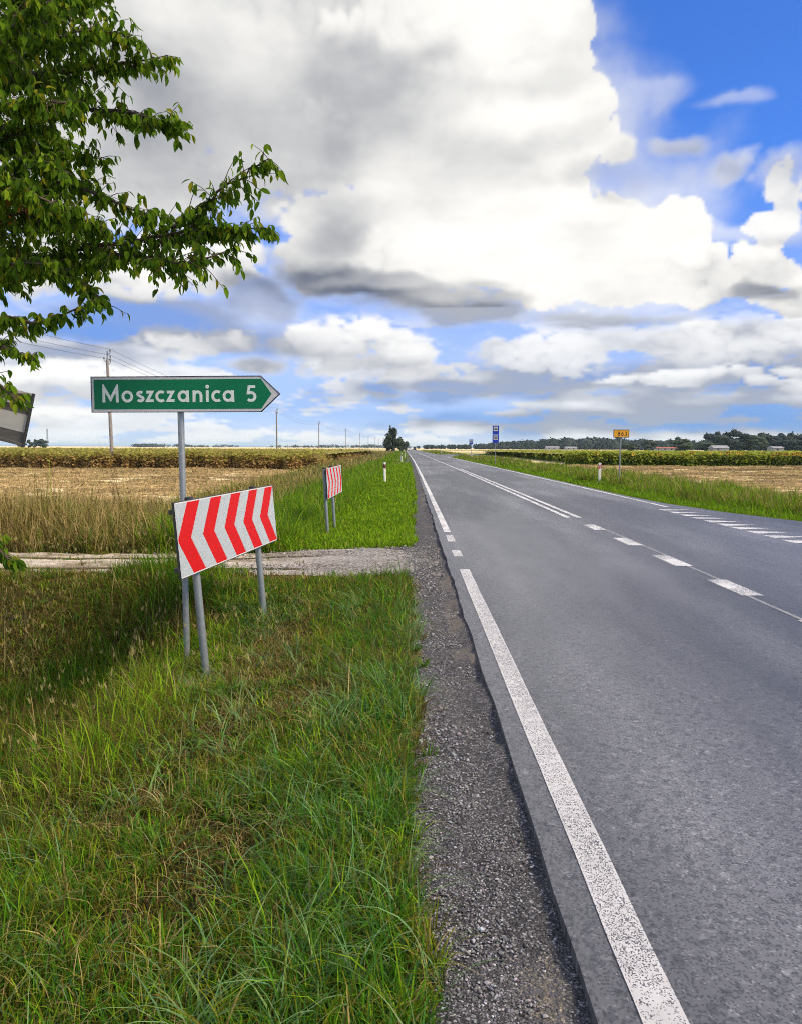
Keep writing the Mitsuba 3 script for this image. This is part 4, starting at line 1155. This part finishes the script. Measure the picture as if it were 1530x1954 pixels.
# a leafy weed clump on the right verge
for k, (x, y, lab) in enumerate(((13.1, 23.6, 'dark bushy weed standing in the right verge below the yellow sign'), (14.6, 24.4, 'brown dried dock weed among the grass, farther right'))):
    z = float(ground_z(x, y))
    t = thing('weed', lab, 'plant')
    rs = np.random.default_rng(300 + k)
    cs = [(x + rs.normal(0, .3), y + rs.normal(0, .25), z + rs.uniform(.15, .75)) for _ in range(14)]
    put(f'{t}__stem', cat(*[tube([(x + rs.normal(0, .08), y, z - .05), c], .009, 4) for c in cs]), 'bark')
    m, c = clumps(cs, [(.16, .16, .14)] * 14, 420, .055, (.035, .062, .018) if k == 0 else (.13, .075, .035), rs)
    put(f'{t}__leaves', m, 'leaf', color=c)


# ------------------------------------------------------------------ the tall crop on the left: stems with leaves, brown below, green above
def crop_plants(P, h, stem_w, leaf, nleaf, rs, stemtone, leaftone, toptone, topat=.72):
    n = len(P)
    V, F, C = [], [], []
    a = rs.uniform(0, 2 * np.pi, n)
    d = np.stack([np.cos(a), np.sin(a), a * 0], 1) * stem_w / 2
    top = P + np.stack([rs.normal(0, .04, n), rs.normal(0, .04, n), h], 1)
    V.append(np.stack([P - d, P + d, top], 1)); F.append(np.array([(0, 1, 2)])); C.append(np.repeat((np.array(stemtone) * rs.uniform(.6, 1.3, (n, 1)))[:, None], 3, 1))
    for j in range(nleaf):
        u = rs.uniform(.12, 1.0, n)
        base = P + (top - P) * u[:, None]
        a = rs.uniform(0, 2 * np.pi, n)
        L = leaf * rs.uniform(.6, 1.3, n)
        out = np.stack([np.cos(a), np.sin(a), rs.uniform(-.7, .5, n)], 1) * L[:, None]
        sd = np.stack([-np.sin(a), np.cos(a), rs.normal(0, .4, n)], 1) * (L * .34)[:, None]
        V.append(np.stack([base, base + out * .5 + sd, base + out - (0, 0, .04), base + out * .5 - sd], 1))
        F.append(np.array([(0, 1, 2), (0, 2, 3)]))
        green = (u > topat + rs.normal(0, .14, n))[:, None]
        C.append(np.repeat((np.where(green, np.array(toptone), np.array(leaftone)) * rs.uniform(.6, 1.4, (n, 1)))[:, None], 4, 1))
    vs, fs, cs, o = [], [], [], 0
    for v, f, c in zip(V, F, C):
        fs.append((f[None] + (np.arange(n) * v.shape[1])[:, None, None]).reshape(-1, 3) + o)
        o += n * v.shape[1]
        vs.append(v.reshape(-1, 3)); cs.append(c.reshape(-1, 3))
    return trimesh.Trimesh(np.vstack(vs), np.vstack(fs), process=False), np.vstack(cs)


rs = np.random.default_rng(9)
def left_crop(x, y):
    xr = x + shift(y)
    return (xr < -6.3 - .012 * y + (vnoise(x, y, 2.5, 101) - .5) * 1.2) & in_view(x, y, 3)
Pa = spread(34000, -50, -6, 57.5, 66, lambda x, y: left_crop(x, y) & (y > 58.8 + (vnoise(x, y, 1.5, 103) - .5) * 3.0))
Pb = spread(30000, -130, -6, 66, 200, left_crop)
P = np.vstack([Pa, Pb])
ht = (1.02 + .42 * vnoise(P[:, 0], P[:, 1], 2.5, 105)) * rs.uniform(.62, 1.18, len(P))
m, c = crop_plants(P, ht, .03, .26, 7, rs, (.52, .38, .18), (.50, .36, .15), (.44, .43, .10), .78)
put('ripening_crop', m, 'crop_leaf', color=c, kind='stuff', label='tall ripening crop, brown below and green on top, left of the road', category='crop')
m = sheet(np.concatenate([-np.geomspace(7.5, 160, 60)[::-1]]), np.geomspace(61, 210, 90), lambda x, y: ground_z(x, y) + .95 + .25 * vnoise(x, y, 1.3, 107), skew=True)
put('ripening_crop', m, 'crop_mass', smooth=True, kind='stuff', label='dense inner mass of the ripening crop on the left', category='crop')

# ------------------------------------------------------------------ the sunflower field on the right
def right_crop(x, y):
    return (x > 14.5 + .02 * y + (vnoise(x, y, 3, 111) - .5) * 1.4) & in_view(x, y, 3)
Pa = spread(30000, 14, 46, 72.6, 79, lambda x, y: right_crop(x, y) & (y > 73.4 + (vnoise(x, y, 1.5, 113) - .5) * 1.4))
Pb = spread(22000, 14, 130, 79, 200, right_crop)
P = np.vstack([Pa, Pb])
ht = (1.0 + .34 * vnoise(P[:, 0], P[:, 1], 2.5, 115)) * rs.uniform(.62, 1.18, len(P))
m, c = crop_plants(P, ht, .03, .28, 8, rs, (.20, .24, .05), (.15, .26, .035), (.38, .44, .07), .5)
put('sunflower_crop', m, 'crop_leaf', color=c, kind='stuff', label='green leafy mass of the sunflower field on the right', category='crop')
m = sheet(np.geomspace(17, 160, 60), np.geomspace(75, 210, 80), lambda x, y: ground_z(x, y) + .85 + .25 * vnoise(x, y, 1.3, 117), skew=False)
put('sunflower_crop', m, 'crop_mass', smooth=True, kind='stuff', label='dense inner mass of the sunflower field on the right', category='crop')
# flower heads: those of the first rows are plants of their own
pet = np.arange(22) * 2 * np.pi / 22
rad = np.where(np.arange(22) % 2 == 0, .20, .13)
ring = np.stack([np.cos(pet) * rad, np.zeros(22) - .012, np.sin(pet) * rad], 1)
mid = np.stack([np.cos(pet) * .08, np.zeros(22), np.sin(pet) * .08], 1)
hv, qv = np.vstack([[(0, -.02, 0)], mid]), np.vstack([mid, ring])
hf = [(0, 1 + j, 1 + (j + 1) % 22) for j in range(22)]
pf = [t for j in range(22) for t in ((j, 22 + j, (j + 1) % 22), ((j + 1) % 22, 22 + j, 22 + (j + 1) % 22))]
disc, petals = trimesh.Trimesh(hv, hf, process=False), trimesh.Trimesh(qv, pf, process=False)
mat('sun_disc', (.16, .10, .02), .9)
mat('sun_petal', (.58, .44, .05), .6)
mat('sun_stem', (.06, .085, .025), .8)
D, Q = mikit.ply(disc, 'sun_disc'), mikit.ply(petals, 'sun_petal')
lv = [(0, 0, -.3), (.14, .03, -.24), (.26, 0, -.36), (.13, -.05, -.30)]
stem = cat(tube([(0, .03, -1.25), (0, .05, -.25), (0, .03, .02), (0, .0, .0)], .014, 4), *[trimesh.Trimesh(np.array(lv) @ np.array([[math.cos(a), math.sin(a), 0], [-math.sin(a), math.cos(a), 0], [0, 0, 1]]) + (0, .05, -.22 * k), [(0, 1, 2), (0, 2, 3)], process=False) for k, a in enumerate((.3, 2.6, 4.4, 1.2))])
S = mikit.ply(stem, 'sun_stem')
P = spread(900, 17, 45, 72.6, 74.2, lambda x, y: right_crop(x, y) * (sstep(18, 36, x) * .8 + .15) * (vnoise(x, y, 2, 119) > .42))[:120]
for x, y, z in P:
    k = thing('sunflower', 'yellow sunflower head standing above the leaves of the field on the right', 'sunflower', 'sunflowers in the near rows of the field')
    m = T().translate([float(x), float(y), float(z + 1.12 + .3 * rs.beta(2, 1.3) - .12)]).rotate([0, 0, 1], float(rs.normal(0, 28))).rotate([1, 0, 0], float(rs.uniform(-5, 30))).scale(float(rs.uniform(.8, 1.15)))
    scene[f'{k}__flower_disc'] = {**D, 'to_world': m}
    scene[f'{k}__petals'] = {**Q, 'to_world': m}
    scene[f'{k}__stem'] = {**S, 'to_world': m}

# ------------------------------------------------------------------ loose stones on the shoulder and where the track meets the road
ico = trimesh.creation.icosahedron()
def stones(key, P, size, col, **said):
    n = len(P)
    v = ico.vertices[None] * (1 + rng.normal(0, .18, (n, 12, 1)))
    v = v * (size[:, None] * rng.uniform(.6, 1.2, (n, 3)) * (1, 1, .7))[:, None]
    a = rng.uniform(0, 6.3, n)
    c, s = np.cos(a)[:, None], np.sin(a)[:, None]
    v = np.stack([v[..., 0] * c - v[..., 1] * s, v[..., 0] * s + v[..., 1] * c, v[..., 2]], -1) + P[:, None]
    F = (ico.faces[None] + (np.arange(n) * 12)[:, None, None]).reshape(-1, 3)
    put(key, trimesh.Trimesh(v.reshape(-1, 3), F, process=False), 'stone', color=np.repeat(col, 12, 0), **said)


for n, y0, y1, smin in ((19000, 1.7, 4.0, .0032), (14000, 4.0, 8.0, .0046), (6500, 8.0, 14.5, .0068)):
    P = spread(n, -.12, .56, y0, y1, lambda x, y: (x < .50 + ragged(y, 3)) * (.25 + .75 * (vnoise(x, y * .5, .22, 121) > .45)) * np.clip(1.25 - 1.6 * np.clip(x - .1, 0, 1), .3, 1))
    N = len(P)
    g = np.exp(rng.normal(-1.9, .75, N)).clip(.03, .42)[:, None] * (np.array([1, 1, 1.06]) + rng.normal(0, .05, (N, 3)))
    stones('gravel', P + (0, 0, .016), smin * rng.gamma(4, .25, N), g, kind='stuff', label='loose grey stones on the gravel shoulder', category='gravel')
P = spread(9000, -6, .45, 9.5, 13.2, lambda x, y: ((y > track_edges(x)[0]) & (y < track_edges(x)[1])) * sstep(-6, -.5, x))
N = len(P)
g = np.exp(rng.normal(-1.5, .45, N)).clip(.06, .7)[:, None] * (np.array([1, .97, .92]) + rng.normal(0, .04, (N, 3)))
stones('gravel', P + (0, 0, .035), .008 * rng.gamma(4, .25, N), g, kind='stuff', label='chippings spread on the mouth of the sandy track', category='gravel')
# tufts in the middle and along the sides of the track
P = spread(2300, -16, -1.4, 9.5, 12.8, lambda x, y: ((np.abs(y - (track_edges(x)[0] + track_edges(x)[1]) / 2) < .30) | (np.abs(y - track_edges(x)[0]) < .22) | (np.abs(y - track_edges(x)[1]) < .25)) * sstep(-1.2, -3.2, x) * (vnoise(x, y, .5, 131) > .42))
Q, az = tufts(P, 14, .06)
q, wt = verge_tone(Q)
blades('grass', Q + (0, 0, .02), rng.uniform(.03, .11, len(Q)), .006, blend([.5 * np.ones(len(Q)), .2 * np.ones(len(Q)), 1.0 * np.ones(len(Q)), .5 * np.ones(len(Q)), .4 * np.ones(len(Q)), .1 * np.ones(len(Q))], TONES), rng.beta(2, 2, len(Q)), az=az, seg=3, kind='stuff', label='low tufts of grass on the crown of the track', category='grass')


# ------------------------------------------------------------------ the air between here and the horizon
scene['air'] = {'type': 'homogeneous', 'albedo': {'type': 'rgb', 'value': [.55, .78, 1.0]}, 'sigma_t': 0.0001}
scene['haze'] = {'type': 'cube', 'to_world': T().translate([0, 0, 19.0]).scale([9500, 9500, 22.0]), 'bsdf': {'type': 'null'}, 'interior': {'type': 'ref', 'id': 'air'}}
labels['haze'] = {'label': 'faint blue haze over the fields towards the horizon', 'category': 'haze', 'kind': 'stuff'}
scene['camera']['medium'] = {'type': 'ref', 'id': 'air'}
